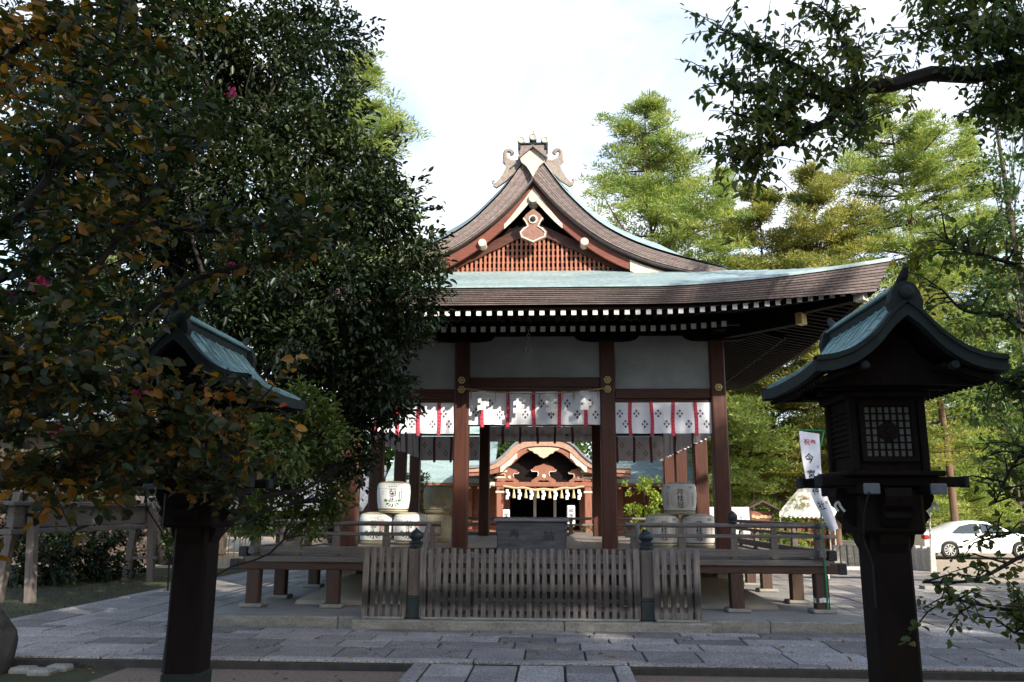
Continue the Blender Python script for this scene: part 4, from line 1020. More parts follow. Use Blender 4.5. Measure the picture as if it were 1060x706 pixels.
barrel('sake_barrel', 'cream sake barrel with a laurel ring at the lower left of the right stack', 2.065, 13.7, .925, 'b', rz=-.05)
barrel('sake_barrel', 'cream sake barrel with a laurel ring at the lower right of the right stack', 2.63, 13.7, .925, 'b', rz=-.1)
barrel('sake_barrel', 'plain straw barrel, upper one beside the left middle column', -1.80, 15.0, 1.43, 'c', .95)
barrel('sake_barrel', 'plain straw barrel, lower one beside the left middle column', -1.80, 15.0, .925, 'c', .95)

# ------------------------------------------------------------------ wooden lanterns with copper roofs
def lantern(label, loc):
    X, Y = loc; t = thing('wooden_lantern', label, 'lantern', (X, Y, 0), 'wooden lanterns beside the approach')
    def b(name, parent=t, **k): return lambda mb: mb.build(name, parent, **k)
    D = M['dark']
    mb = MB(); mb.cbox(X-.108, X+.108, Y-.108, Y+.108, -.05, 1.40, D, .018); post = mb.build('post', t)
    mb = MB(); mb.cbox(X-.117, X+.117, Y-.117, Y+.117, -.045, .52, M['copperd'], .015)
    mb.build('copper_sheath', post)
    mb = MB(); mb.cbox(X-.26, X+.26, Y-.26, Y+.26, -.06, .03, M['kerb'], .02); mb.build('footing', post)
    # flaring carved corbels under the shelf on all four sides
    cor = [(.108, 1.28), (.135, 1.33), (.15, 1.40), (.20, 1.43), (.235, 1.47), (.215, 1.505), (.25, 1.53), (.265, 1.58), (.255, 1.625), (.108, 1.625)]
    for k in range(4):
        mb = MB(); s = 1 if k % 2 == 0 else -1; c0 = (X if k < 2 else Y)
        poly = [(c0+s*a, z) for a, z in cor]; 
        if s < 0: poly = poly[::-1]
        if k < 2: mb.prism(poly, Y-.07, Y+.07, D)
        else: mb.prism(poly, X-.07, X+.07, D, axis='x')
        c = mb.build('carved_corbel', t)
        if k < 2:
            mb = MB(); pts = curve([(X+s*.262, Y-.078, 1.50), (X+s*.275, Y-.078, 1.53), (X+s*.255, Y-.078, 1.55), (X+s*.245, Y-.078, 1.525), (X+s*.225, Y-.078, 1.50)], 12); mb.tube(pts, .0075, M['white'], 5); mb.build('white_curl', c)
    mb = MB(); mb.cbox(X-.17, X+.17, Y-.17, Y+.17, 1.38, 1.63, D, .02); mb.build('capital', t)
    for k in (-1, 1):
        mb = MB(); mb.cbox(X-.385, X+.385, Y+k*.17-.035, Y+k*.17+.035, 1.632, 1.685, D, .008); a = mb.build('cross_arm', t)
        for s in (-1, 1): mb = MB(); mb.cbox(X+s*.385-.012, X+s*.385+.012, Y+k*.17-.04, Y+k*.17+.04, 1.628, 1.689, M['copperd'], .005); mb.build('metal_end', a)
        mb = MB(); mb.cbox(X+k*.17-.035, X+k*.17+.035, Y-.345, Y+.345, 1.592, 1.640, D, .008); a = mb.build('cross_arm', t)
        for s in (-1, 1): mb = MB(); mb.cbox(X+k*.17-.04, X+k*.17+.04, Y+s*.345-.012, Y+s*.345+.012, 1.588, 1.644, M['dullmetal'] if s < 0 else M['copperd'], .005); mb.build('metal_end', a)
    mb = MB(); mb.cbox(X-.26, X+.26, Y-.26, Y+.26, 1.686, 1.715, D, .008); mb.build('shelf', t)
    for sx in (-1, 1):
        for sy in (-1, 1): mb = MB(); mb.cbox(X+sx*.185-.02, X+sx*.185+.02, Y+sy*.185-.02, Y+sy*.185+.02, 1.715, 2.16, D, .006); mb.build('corner_post', t)
    mb = MB(); mb.box(X-.18, X+.18, Y-.178, Y+.178, 1.716, 2.15, D); mb.build('light_box', t)
    # lattice windows with paper behind, a round crest in the middle
    mb = MB(); mb.box(X-.125, X+.125, Y-.1835, Y-.1800, 1.79, 2.065, mat('window_paper', (.19, .18, .16), .8, (.11, .105, .095), (12, 12, 12), .7)); wp = mb.build('window_paper', t)
    mb = MB()
    for k in range(8): u = -.125+k*.25/7; mb.box(X+u-.0045, X+u+.0045, Y-.199, Y-.187, 1.785, 2.07, D)
    for k in range(8): z = 1.79+k*.275/7; mb.box(X-.13, X+.13, Y-.1865, Y-.184, z-.0045, z+.0045, D)
    mb.box(X-.15, X+.15, Y-.203, Y-.182, 2.066, 2.09, D); mb.box(X-.15, X+.15, Y-.203, Y-.182, 1.765, 1.789, D)
    for s in (-1, 1): mb.box(X+s*.139-.012, X+s*.139+.012, Y-.2025, Y-.1825, 1.789, 2.066, D)
    mb.build('lattice', t)
    mb = MB(); mb.lathe([(.052, .012), (.052, 0), (.035, -.004)], (X, Y-.202, 1.928), D, 24, 'y'); mb.lathe([(.02, 0), (.018, -.003)], (X, Y-.206, 1.928), D, 12, 'y'); mb.build('round_crest', t)
    for s in (-1, 1):
        mb = MB()
        for k in range(9): mb.box(X+s*.181, X+s*.192, Y-.15, Y+.15, 1.80+k*.03, 1.812+k*.03, D)
        mb.box(X+s*.181, X+s*.196, Y-.165, Y-.15, 1.78, 2.08, D); mb.box(X+s*.181, X+s*.196, Y+.15, Y+.165, 1.78, 2.08, D); mb.build('louvre', t)
    mb = MB(); mb.cbox(X-.23, X+.23, Y-.23, Y+.23, 2.11, 2.15, D, .01); mb.cbox(X-.30, X+.30, Y-.05, Y+.05, 2.151, 2.19, D, .01)
    for k in (-1, 1): mb.cbox(X-.33, X+.33, Y+k*.21-.025, Y+k*.21+.025, 2.152, 2.192, D, .008)
    mb.build('wall_plate', t)
    # roof
    prof = curve([(0, 2.535), (.07, 2.475), (.16, 2.37), (.27, 2.285), (.37, 2.245), (.455, 2.232)], 20)
    px_ = [p[0] for p in prof]; pz = [p[1] for p in prof]
    fz = lambda a: float(np.interp(a, px_, pz))
    def lf(y): return .030*(abs(y-Y)/.56)**3
    def bg_(y): return .062*min(1, max(0, (.54-abs(y-Y))/.17))**.6
    y0, y1 = Y-.55, Y+.55
    for s in (-1, 1):
        mb = MB(); nc, nr = 9, 9
        for c in range(nc):
            ya, yb = y0+.035+(1.03/nc)*c, y0+.035+(1.03/nc)*(c+1)
            for r in range(nr):
                a0, a1 = .455*r/nr, .455*(r+1)/nr; off = .004
                vs = [(X+s*a0, ya, fz(a0)+lf(ya)+bg_(ya)), (X+s*a0, yb, fz(a0)+lf(yb)+bg_(yb)), (X+s*a1, yb, fz(a1)+off+.010+lf(yb)+bg_(yb)*(1-a1*1.3)), (X+s*a1, ya, fz(a1)+off+.010+lf(ya)+bg_(ya)*(1-a1*1.3)),
                      (X+s*a1, yb, fz(a1)-.008+lf(yb)+bg_(yb)*(1-a1*1.3)), (X+s*a1, ya, fz(a1)-.008+lf(ya)+bg_(ya)*(1-a1*1.3))]
                fs = [(0, 1, 2, 3), (3, 2, 4, 5)]
                if s > 0: fs = [f[::-1] for f in fs]
                mb.add(vs, fs, M['coppert'])
            mb.tube([(X+s*a, ya, fz(a)+.012+lf(ya)+bg_(ya)*(1-a*1.3)) for a in np.linspace(0, .455, 12)], .0065, M['coppert'], 6)
        sl_ = mb.build('copper_slope', t)
        T = [(X+s*a, fz(a)+.015) for a in np.linspace(0, .475, 18)]; B = [(X+s*a, fz(a)-.075+.012*(a/.475)) for a in np.linspace(0, .475, 18)]
        if s < 0: T, B = T[::-1], B[::-1]
        for ya, yb in ((y0-.02, y0+.035), (y1-.035, y1+.02)):
            mb = MB(); mb.strip([(x, z+lf(ya)) for x, z in T], [(x, z+lf(ya)) for x, z in B], ya, yb, M['copperd'])
            T2 = [(x, z+.004+lf(ya)) for x, z in T]; B2 = [(x, z-.022+lf(ya)) for x, z in T]; mb.strip(T2, B2, ya-.012 if ya < Y else ya+.002, yb if ya < Y else yb+.012, M['copperd'])
            mb.build('verge_board', t)
        mb = MB(); ys_ = np.linspace(y0, y1, 16); vs = []
        for y in ys_: vs += [(X+s*.475, y, fz(.455)+lf(y)+.008), (X+s*.478, y, fz(.455)+lf(y)-.055), (X+s*.44, y, fz(.455)+lf(y)-.055)]
        fs = [];  
        for i in range(15):
            for k in range(2): fs.append((i*3+k, i*3+k+1, (i+1)*3+k+1, (i+1)*3+k))
            fs.append((i*3+2, i*3, (i+1)*3, (i+1)*3+2))
        mb.add(vs, fs, M['copperd']); mb.build('eave_board', t)
        mb = MB()
        for k in range(18): y = y0+.06+k*.0577; mb.beam((X+s*.44, y, fz(.44)-.065), (X+s*.18, y, fz(.2)-.09), .022, .026, M['dark'])
        mb.build('eave_rafters', t)
    mb = MB(); poly = [(X+a, fz(abs(a))-.078) for a in np.linspace(-.44, .44, 21)]+[(X+.2, 2.16), (X-.2, 2.16)]
    mb.prism(poly, Y-.36, Y-.33, D); mb.build('gable_board', t); mb = MB(); mb.prism(poly, Y+.33, Y+.36, D); mb.build('gable_board', t)
    mb = MB(); vs = []
    for y in (y0, y1): vs += [(X+a, y, fz(abs(a))-.02) for a in np.linspace(-.455, .455, 21)]
    mb.add(vs, [(i, i+1, 22+i, 21+i) for i in range(20)], D); mb.build('roof_lining', t)
    for s in (-1, 1):
        mb = MB(); mb.lathe([(.022, .04), (.022, 0), (.014, -.006)], (X+s*.225, y0+.0, 2.235), M['copperd'], 12, 'y'); mb.build('purlin_end', t)
    mb = MB(); mb.cbox(X-.045, X+.045, y0+.05, y1-.05, 2.52, 2.625, M['copperd'], .01); mb.cbox(X-.06, X+.06, y0+.03, y1-.03, 2.626, 2.642, M['coppert'], .006)
    mb.tube([(X, y0+.02, 2.658), (X, y1-.02, 2.658)], .026, M['coppert'], 10); mb.build('ridge', t)
    for yy, f in ((y0, -1), (y1, 1)):
        mb = MB(); poly = [(X-.075, 2.50), (X-.085, 2.56), (X-.07, 2.62), (X-.045, 2.66), (X, 2.675), (X+.045, 2.66), (X+.07, 2.62), (X+.085, 2.56), (X+.075, 2.50), (X+.03, 2.545), (X, 2.55), (X-.03, 2.545)]
        mb.prism(poly, yy-.02, yy+.04, M['copperd']); mb.lathe([(.036, 0), (.036, -.022 if f < 0 else .022), (.022, -.03 if f < 0 else .03)], (X, yy-.02 if f < 0 else yy+.04, 2.608), M['copperd'], 16, 'y')
        mb.tube([(X, yy+.12*-f, 2.655), (X, yy+.04*-f, 2.67), (X, yy+.02*f, 2.705), (X-.0, yy+.05*f, 2.74)], [.022, .026, .024, .014], M['copperd'], 8); mb.build('ridge_end_ornament', t)
    mb = MB(); mb.tube([(X-.19, Y-.36, 1.60), (X-.20, Y-.30, 1.50), (X-.165, Y-.16, 1.36), (X-.115, Y-.125, 1.22), (X-.112, Y-.112, 1.0)], .005, M['copperd'], 5); mb.build('cable', t)
    return t
lantern('dark wooden lantern with green copper roof, right of the approach path', (2.13, 4.75))
lantern('dark wooden lantern with green copper roof, left of the approach path, behind autumn leaves', (-1.965, 5.25))

# ------------------------------------------------------------------ main shrine behind, with a cusped porch gable
K = 30/27
def sp(px, py, Y=30): return at(px, py, Y)
SX = sp(563, 541).x; SY = 30
sh = thing('main_shrine', 'sunlit vermilion shrine hall with undulating porch gable, seen through the pavilion', 'shrine hall', (SX, SY, 0))
def q(px, py): p = at(px, py, SY); return (p.x, p.z)
def symc(pts): # mirror a list of (dx,z)
    return [(SX-a, z) for a, z in pts[::-1] if a > 0]+[(SX+a, z) for a, z in pts]
W = lambda px, py: (at(px, py, SY).x-SX, at(px, py, SY).z)
outer = curve([W(563, 456), W(580, 457), W(592, 462), W(603, 473), W(614, 481), W(630, 485), W(652, 486)], 30)
inner = curve([W(563, 462.5), W(578, 463.5), W(589, 468), W(599, 477), W(611, 485), W(630, 489), W(652, 490.5)], 30)
inner2 = curve([W(563, 467), W(577, 468), W(586, 473), W(596, 482), W(608, 489.5), W(630, 493), W(652, 494)], 30)
mb = MB(); mb.strip(symc([(a, z+.10) for a, z in outer]), symc(outer), SY-.5, SY+3.5, M['tiles']); mb.build('porch_roof', sh)
mb = MB(); mb.strip(symc([(a, z-.002) for a, z in outer]), symc(inner), SY-.44, SY-.2, mat('pale_porch_edge', (.40, .25, .18), .6, (.27, .16, .11), (9, 9, 9), .6)); mb.build('porch_verge', sh)
mb = MB(); mb.strip(symc([(a, z-.003) for a, z in inner]), symc(inner2), SY-.38, SY-.2, M['shrine']); bb = mb.build('porch_bargeboard', sh)
for s in (-1, 1):
    mb = MB(); T = curve([(.95, .0), (1.15, -.16), (1.35, -.33), (1.5, -.45)], 9); 
    T = [(SX+s*a, float(np.interp(a, [p[0] for p in inner], [p[1] for p in inner]))-.03) for a in np.linspace(.95, 1.55, 9)]; B = [(x, z-.20+.03*sin(i*1.6)) for i, (x, z) in enumerate(T)]
    if s < 0: T, B = T[::-1], B[::-1]
    mb.strip(T, B, SY-.42, SY-.385, M['cream']); mb.build('gilt_cusp', bb)
mb = MB(); xs_ = np.linspace(-1.6, 1.6, 25); zi = [float(np.interp(abs(x), [p[0] for p in inner2], [p[1] for p in inner2]))-.0 for x in xs_]
zq = q(563, 502)[1]+.10
mb.strip([(SX+x, z+.02) for x, z in zip(xs_, zi)], [(SX+x, zq) for x in xs_], SY+.15, SY+.25, M['dark']); mb.build('porch_gable_infill', sh)
mb = MB(); pend = [(0, -.05), (.30, -.06), (.58, -.10), (.50, -.17), (.40, -.19), (.34, -.27), (.22, -.30), (.15, -.38), (0, -.45)]
z0 = inner[0][1]; poly = [(SX+a, z0+b) for a, b in pend]+[(SX-a, z0+b) for a, b in pend[-2:0:-1]]
mb.prism(poly[::-1], SY-.46, SY-.40, mat('pale_gilt_carving', (.62, .47, .33), .5, (.42, .28, .18), (16, 16, 16), .8, .01)); mb.build('porch_pendant', sh, bevel=.01)
zb_ = q(563, 502)[1]
mb = MB(); mb.cbox(SX-1.75, SX+1.75, SY-.14, SY+.12, zb_-.07, zb_+.10, M['shrine'], .02); mb.build('porch_beam', sh)
def frogleg(cx_, s_, nm='frog_leg_strut'):
    L_ = [(0, .62), (.10, .58), (.30, .53), (.42, .42), (.40, .37), (.20, .37), (.16, .28), (.20, .20), (.32, .12), (.42, .06), (.42, 0), (.22, 0), (.13, .07), (.0, .05)]
    poly = [(cx_+a*s_, zb_+.10+z*s_) for a, z in L_]+[(cx_-a*s_, zb_+.10+z*s_) for a, z in L_[-2:0:-1]]
    mb = MB(); mb.prism(poly[::-1], SY-.10, SY-.02, M['shrine']); o = mb.build(nm, sh); mb = MB(); mb.lathe([(.075*s_, 0), (.05*s_, -.03)], (cx_, SY-.10, zb_+.10+.20*s_), M['cream'], 12, 'y')
    pe = [(.42, .42), (.40, .37), (.20, .37), (.16, .28), (.20, .20), (.23, .20), (.19, .28), (.23, .35), (.41, .35), (.45, .42)]
    for s in (-1, 1): mb.prism([(cx_+s*a*s_, zb_+.1+z*s_) for a, z in (pe if s > 0 else pe[::-1])], SY-.13, SY-.103, M['cream'])
    mb.build('pale_edging', o)
frogleg(SX, 1.05); frogleg(SX-1.25, .82); frogleg(SX+1.25, .82)
for s in (-1, 1):
    x = SX+s*1.585
    mb = MB(); mb.cbox(x-.13, x+.13, SY-.13, SY+.13, .4, zb_-.071, M['shrine'], .03); c = mb.build('porch_column', sh)
    mb = MB(); mb.cbox(x-.16, x+.16, SY-.16, SY+.16, zb_-.30, zb_-.22, M['cream'], .02); mb.cbox(x-.14, x+.14, SY-.142, SY+.142, .4, .7, M['gold'], .02); mb.build('metal_band', c)
    mb = MB()
    for k, (w_, h_) in enumerate(((.12, .10), (.20, .08), (.14, .10), (.26, .09))): z = zb_+.11+k*.11; mb.cbox(x-w_, x+w_, SY-.12, SY+.12, z, z+h_, M['cream' if k % 2 else 'shrine'], .02)
    mb.build('bracket_set', sh)
    mb = MB(); pts = curve([(x+s*.17, SY-.02, zb_), (x+s*.32, SY-.02, zb_+.02), (x+s*.42, SY-.02, zb_-.06), (x+s*.36, SY-.02, zb_-.12)], 9); mb.tube(pts, [.09, .09, .085, .08, .075, .07, .06, .05, .04, .03][:len(pts)] if len(pts) <= 10 else .07, M['cream'], 7); mb.build('beam_nose', sh)
# steps, floor, rear wall with dark doorway
mb = MB()
for i in range(5): mb.cbox(SX-1.5, SX+1.5, SY-.2-.3*(4-i)+.6, SY+1.2, .0+i*.14, .12+i*.14, M['stone'], .02)
mb.build('stone_steps', sh)
mb = MB(); mb.cbox(SX-6.2, SX+6.2, SY+1.3, SY+6, .3, .75, M['shrine'], .02); mb.build('hall_floor', sh)
mb = MB()
for x0, x1 in ((-5.6, -1.45), (1.45, 5.6)): mb.box(SX+x0, SX+x1, SY+2.2, SY+2.3, .75, 2.75, M['hallwall'])
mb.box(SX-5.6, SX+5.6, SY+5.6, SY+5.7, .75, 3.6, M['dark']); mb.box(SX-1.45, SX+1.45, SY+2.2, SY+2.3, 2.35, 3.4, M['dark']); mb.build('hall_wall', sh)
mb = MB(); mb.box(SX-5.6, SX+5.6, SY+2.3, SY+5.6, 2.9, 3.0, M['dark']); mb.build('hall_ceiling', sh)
for x in (-5.5, -4.2, -2.9, -1.45, 1.45, 2.9, 4.2, 5.5):
    mb = MB(); mb.cbox(SX+x-.12, SX+x+.12, SY+2.0, SY+2.24, .75, 2.8, M['shrine'], .02); mb.build('hall_column', sh)
for k, x in enumerate((-.37, .40)):
    mb = MB(); mb.cbox(SX+x-.055, SX+x+.055, SY+2.02, SY+2.1, .75, 2.4, M['canvas'], .01); mb.build('white_strip', sh)
# eaves with white rafter ends and tiled copper roof each side of the porch
for s in (-1, 1):
    mb = MB(); a0, a1 = 1.9, 5.9
    zE = q(640, 498)[1]-.0; zR = zE+3.3
    pr = curve([(SY+.6, zE), (SY+2.0, zE+.75), (SY+3.6, zE+1.9), (SY+5.0, zR)], 12)
    top = [(y, z) for y, z in pr]; vs = []
    for x in (a0, a1): vs += [(SX+s*x, y, z+.10) for y, z in pr]+[(SX+s*x, y, z-.06) for y, z in pr]
    n_ = len(pr); fs = []
    for i in range(n_-1): fs += [(i, i+1, 2*n_+i+1, 2*n_+i), (n_+i, n_+i+1, 3*n_+i+1, 3*n_+i), (i, i+1, n_+i+1, n_+i), (2*n_+i, 2*n_+i+1, 3*n_+i+1, 3*n_+i)]
    fs.append((0, n_, 3*n_, 2*n_)); mb.add(vs, fs, M['copper']); mb.build('side_roof', sh)
    mb = MB(); mb.cbox(SX+s*a0 if s > 0 else SX-a1, SX+a1 if s > 0 else SX-a0, SY+.62, SY+.74, zE-.16, zE-.062, M['hallwall'], .01); mb.build('eave_board', sh)
    for k in range(11):
        x = SX+s*(2.05+.37*k); mb = MB(); mb.beam((x, SY+.70, zE-.22), (x, SY+2.0, zE+.1), .09, .10, M['shrine']); mb.add([(x-.045, SY+.695, zE-.27), (x+.045, SY+.695, zE-.27), (x+.045, SY+.695, zE-.17), (x-.045, SY+.695, zE-.17)], [(0, 1, 2, 3)], M['white']); mb.build('rafter', sh)
mb = MB(); mb.cbox(SX-6.0, SX+6.0, SY+4.8, SY+5.2, zR, zR+.35, M['copperd'], .03); mb.build('ridge', sh)
# thick rope with tassels and papers
ro = thing('tasselled_rope', 'thick straw rope with white papers and straw tassels across the shrine porch', 'sacred rope', (SX, SY-.3, zb_-.15))
mb = MB(); pts = [(SX+x, SY-.30, zb_-.13-.05*cos(x*2.2)+.02*cos(x*9)) for x in np.linspace(-1.45, 1.45, 30)]; mb.tube(pts, [.035+.02*(1-abs(x)/1.45) for x in np.linspace(-1.45, 1.45, 30)], M['rope'], 7); mb.build('rope', ro, smooth=True)
for k in range(13):
    x = SX-1.28+k*2.56/12; mb = MB()
    if k % 2 == 0:
        for j in range(3): mb.box(x-.05+(.02 if j % 2 else -.02), x+.05+(.02 if j % 2 else -.02), SY-.335-.004*j, SY-.332-.004*j, zb_-.30-j*.11, zb_-.17-j*.10, M['paper'])
        mb.build('paper_streamer', ro)
    else:
        mb.lathe([(.02, zb_-.17), (.035, zb_-.20), (.03, zb_-.24), (.055, zb_-.36), (.068, zb_-.47), (.05, zb_-.475)], (x, SY-.31, 0), M['bamboo'], 9); mb.build('straw_tassel', ro)
# white paper lanterns / standing banner and offerings in the porch
def lantern_box(name, label, px, py0, py1, wpx, Y, cat, text=None):
    a, b = at(px, py0, Y), at(px, py1, Y); w_ = wpx*Y/845.5/2; t = thing(name, label, cat, (a.x, Y, b.z))
    mb = MB(); mb.cbox(a.x-w_, a.x+w_, Y-w_*.6, Y+w_*.6, b.z, a.z, M['paper'], .03); mb.build('paper_body', t)
    mb = MB(); mb.cbox(a.x-w_*1.05, a.x+w_*1.05, Y-w_*.65, Y+w_*.65, a.z, a.z+.04, M['dark'], .01); mb.cbox(a.x-w_*1.05, a.x+w_*1.05, Y-w_*.65, Y+w_*.65, b.z-.04, b.z, M['dark'], .01); mb.cbox(a.x-.03, a.x+.03, Y-.03, Y+.03, .6, b.z-.04, M['dark'], .005); mb.build('frame', t)
    if text: mb = MB(); put_text(mb, text, w_*1.15, lambda u, v: (a.x+u, Y-w_*.6-.006, (a.z+b.z)/2+v), M['ink'], vertical=True); mb.build('lettering', t)
lantern_box('paper_lantern', 'tall white paper lantern with black writing at the right side of the shrine porch', 591, 523, 545, 8, 29.2, 'lantern', '御神燈')
lantern_box('paper_lantern', 'small white paper lantern at the left column of the shrine porch', 524, 527, 540, 7, 29.2, 'lantern', '燈')

# ------------------------------------------------------------------ background on the right
def flag(px0, px1, py0, py1, Y): return at(px0, py1, Y), at(px1, py0, Y)
# banner on a green pole tied to the veranda corner post
bn_t = thing('banner', 'tall white banner with red and black characters on a green pole at the veranda corner', 'banner', (4.28, 11.7, .15))
pb = at(857, 637, 11.75)
mb = MB(); mb.tube([(pb.x, 11.72, .15), (pb.x-.01, 11.72, 2.2), tuple(at(853, 446, 11.72))], .012, M['greenpole'], 8); tt = at(853, 446, 11.72); mb.tube([tuple(tt), tuple(at(828, 445, 11.72))], .008, M['greenpole'], 6); mb.build('pole', bn_t, smooth=True)
# left and right edges of the cloth in pixels, swept sideways by the wind
Lp = [(827, 446), (829, 465), (832, 484), (836, 502), (843, 520), (852, 536), (860, 551)]; Rp = [(848, 449), (849, 466), (850, 484), (852, 500), (857, 517), (863, 533), (868, 547)]
Lc = curve(Lp, 18); Rc = curve(Rp, 18); mb = MB(); vs = []; nn = len(Lc)
def bsurf(u, v, off=0):
    i = min(nn-2, int(v*(nn-1))); f = v*(nn-1)-i; a = Vector(Lc[i]).lerp(Vector(Lc[i+1]), f); b = Vector(Rc[i]).lerp(Vector(Rc[i+1]), f); p = a.lerp(b, u)
    y = 11.66-.05*sin(v*5)*(1-u)+.03*sin(u*4+v*3); w_ = at(p.x, p.y, y); return Vector((w_.x, w_.y-off, w_.z))
for off in (0, -.003):
    for j in range(19):
        for i in range(9): vs.append(bsurf(i/8, j/18, off))
fs = []
for j in range(18):
    for i in range(8): a = j*9+i; fs += [(a, a+9, a+10, a+1), (171+a, 171+a+1, 171+a+10, 171+a+9)]
mb.add(vs, fs, M['cloth']); mb.build('cloth', bn_t, smooth=True)
BW, BH = .30, 1.5
def bt(u, v): return bsurf(.5+u/BW, .5-v/BH, .006)
mb = MB(); put_text(mb, '祝奉', .095, lambda u, v: bt(u, v+.60), M['redink']); mb.build('red_lettering', bn_t)
mb = MB(); put_text(mb, '今宮神社', .15, lambda u, v: bt(u-.035, v+.02), M['ink'], vertical=True, lead=1.55); mb.build('black_lettering', bn_t)
mb = MB(); put_text(mb, '令和御鎮座祭', .05, lambda u, v: bt(u+.095, v-.02), M['blueink'], vertical=True, lead=2.2); mb.build('small_lettering', bn_t)
mb = MB()
for k in range(5): c_ = [(3.94+.1*cos(a)*1.0, 11.82+.1*sin(a), .29+k*.012+.01*sin(a*3)) for a in np.linspace(0, 2*pi, 13)]; mb.tube([(x*1.0+(pb.x-3.94)*.35*(x > 3.94), y, z) for x, y, z in c_], .007, M['paper'], 5)
mb.build('tying_cord', bn_t)

# red-brown hall on the right, behind
hall = thing('side_hall', 'red brown timber hall with low green copper roof, right of the pavilion, behind the tent', 'building', (11, 36, 0))
a = at(762, 500, 36); b = at(866, 500, 36); x0, x1 = a.x, b.x; ze = at(810, 501, 36).z; zr = at(800, 478, 38).z+.3
mb = MB(); mb.box(x0+.2, x1-.2, 36.2, 40, 0, ze, M['hallwall']); mb.build('wall', hall)
mb = MB(); vs = [(x0-.5, 35.2, ze), (x1+.5, 35.2, ze), (x1-.2, 38, zr), (x0+.2, 38, zr), (x1+.5, 41, ze), (x0-.5, 41, ze), (x0-.5, 35.2, ze-.16), (x1+.5, 35.2, ze-.16), (x1+.5, 41, ze-.16), (x0-.5, 41, ze-.16)]
mb.add(vs, [(0, 1, 2, 3), (3, 2, 4, 5), (1, 4, 2), (0, 3, 5), (0, 6, 7, 1), (1, 7, 8, 4), (4, 8, 9, 5), (5, 9, 6, 0), (6, 9, 8, 7)], M['copper']); mb.build('roof', hall)
mb = MB()
for k in range(9): x = x0+.4+k*(x1-x0-.8)/8; mb.cbox(x-.07, x+.07, 36.1, 36.19, 0, ze-.17, M['shrine'], .01)
mb.cbox(x0+.2, x1-.2, 36.08, 36.15, ze*.45, ze*.45+.1, M['shrine'], .01); mb.build('framing', hall)
for k in range(8): x = x0+.3+k*(x1-x0-.6)/7; mb = MB(); mb.box(x-.05, x+.05, 35.25, 36.1, ze-.28, ze-.18, M['shrine']); mb.box(x-.05, x+.05, 35.24, 35.25, ze-.28, ze-.18, M['white']); mb.build('rafter', hall)
# white event tent
tent = thing('event_tent', 'white canvas event tent with scalloped valance, right behind the veranda corner', 'tent', (9, 27, 0))
A_ = at(829, 499, 27); l0 = at(818, 530, 27); r0 = at(843, 530, 27); r1 = at(888, 533, 31.5)
apx = (A_.x, 27, A_.z); zt2 = l0.z; dx = (r0.x-l0.x); back = 31.0
mb = MB(); cxx = A_.x+.1; vs = [(cxx-.95, 26.6, zt2), (cxx+.75, 26.6, zt2), (cxx-.1, 26.6, A_.z), (cxx+3.9, 30.5, zt2), (cxx+2.9, 30.5, A_.z), (cxx+1.8, 30.5, zt2)]
mb.add(vs, [(0, 1, 2), (1, 3, 4, 2), (0, 2, 4, 5), (3, 5, 4)], M['canvas'])
for (pa, pb_) in (((cxx-.95, 26.6), (cxx+.75, 26.6)), ((cxx+.75, 26.6), (cxx+3.9, 30.5))):
    L_ = math.dist(pa, pb_); n_ = int(L_/.14)
    for k in range(n_):
        f0, f1 = k/n_, (k+1)/n_; p = [(pa[0]+(pb_[0]-pa[0])*f, pa[1]+(pb_[1]-pa[1])*f-.004) for f in (f0, (f0+f1)/2, f1)]
        mb.add([(*p[0], zt2), (*p[0], zt2-.13), (*p[1], zt2-.19), (*p[2], zt2-.13), (*p[2], zt2)], [(0, 1, 2, 3, 4)], M['canvas'])
mb.build('canopy', tent)
for x, y in ((cxx-.93, 26.62), (cxx+.73, 26.62), (cxx+3.85, 30.45), (cxx+1.8, 30.45)): mb = MB(); mb.tube([(x, y, -.04), (x, y, zt2)], .025, M['chain'], 7); mb.build('leg', tent)
mb = MB(); put_text(mb, '奉納', .13, lambda u, v: (cxx-.1+u, 26.594, zt2+.42+v), M['pinkink']); put_text(mb, '神社', .13, lambda u, v: (cxx-.1+u, 26.594, zt2+.22+v), M['pinkink']); mb.build('faded_lettering', tent)
# notice boards and votive plaque rack
def board(name, label, px0, px1, py0, py1, Y, m, legs=True, cat='sign board', txt=None):
    a, b = flag(px0, px1, py0, py1, Y); t = thing(name, label, cat, ((a.x+b.x)/2, Y, 0)); mb = MB(); mb.cbox(a.x, b.x, Y-.03, Y+.03, a.z, b.z, m, .01); mb.build('panel', t)
    for x in (a.x+.05, b.x-.05): mb = MB(); mb.cbox(x-.03, x+.03, Y+.032, Y+.09, -.04, b.z+.02, M['greyz'], .006); mb.build('leg', t)
    if txt:
        mb = MB()
        for i, s_ in enumerate(txt): put_text(mb, s_, (b.x-a.x)*.13, lambda u, v, i=i: (b.x-(b.x-a.x)*(.16+.22*i)+u, Y-.034, (a.z+b.z)/2+v), M['blueink'], vertical=True)
        mb.build('lettering', t)
    return t
board('notice_board', 'white notice board standing behind the railing, right of the right front column', 753, 775, 525, 553, 22, M['paper'], txt=['初詣', '御祈祷', '受付'])
board('notice_board', 'narrow white notice board between the two rightmost columns', 733, 741, 525, 552, 22.4, M['paper'])
a, b = flag(776, 800, 522, 556, 24); rk = thing('plaque_rack', 'small roofed rack hung with wooden votive plaques behind the right railing', 'plaque rack', ((a.x+b.x)/2, 24, 0))
mb = MB(); xc = (a.x+b.x)/2; hw_ = (b.x-a.x)/2; mb.prism([(xc-hw_-.1, b.z-.12), (xc, b.z+.12), (xc+hw_+.1, b.z-.12), (xc+hw_+.1, b.z-.17), (xc, b.z+.06), (xc-hw_-.1, b.z-.17)][::-1], 23.7, 24.3, M['brx']); mb.build('roof', rk)
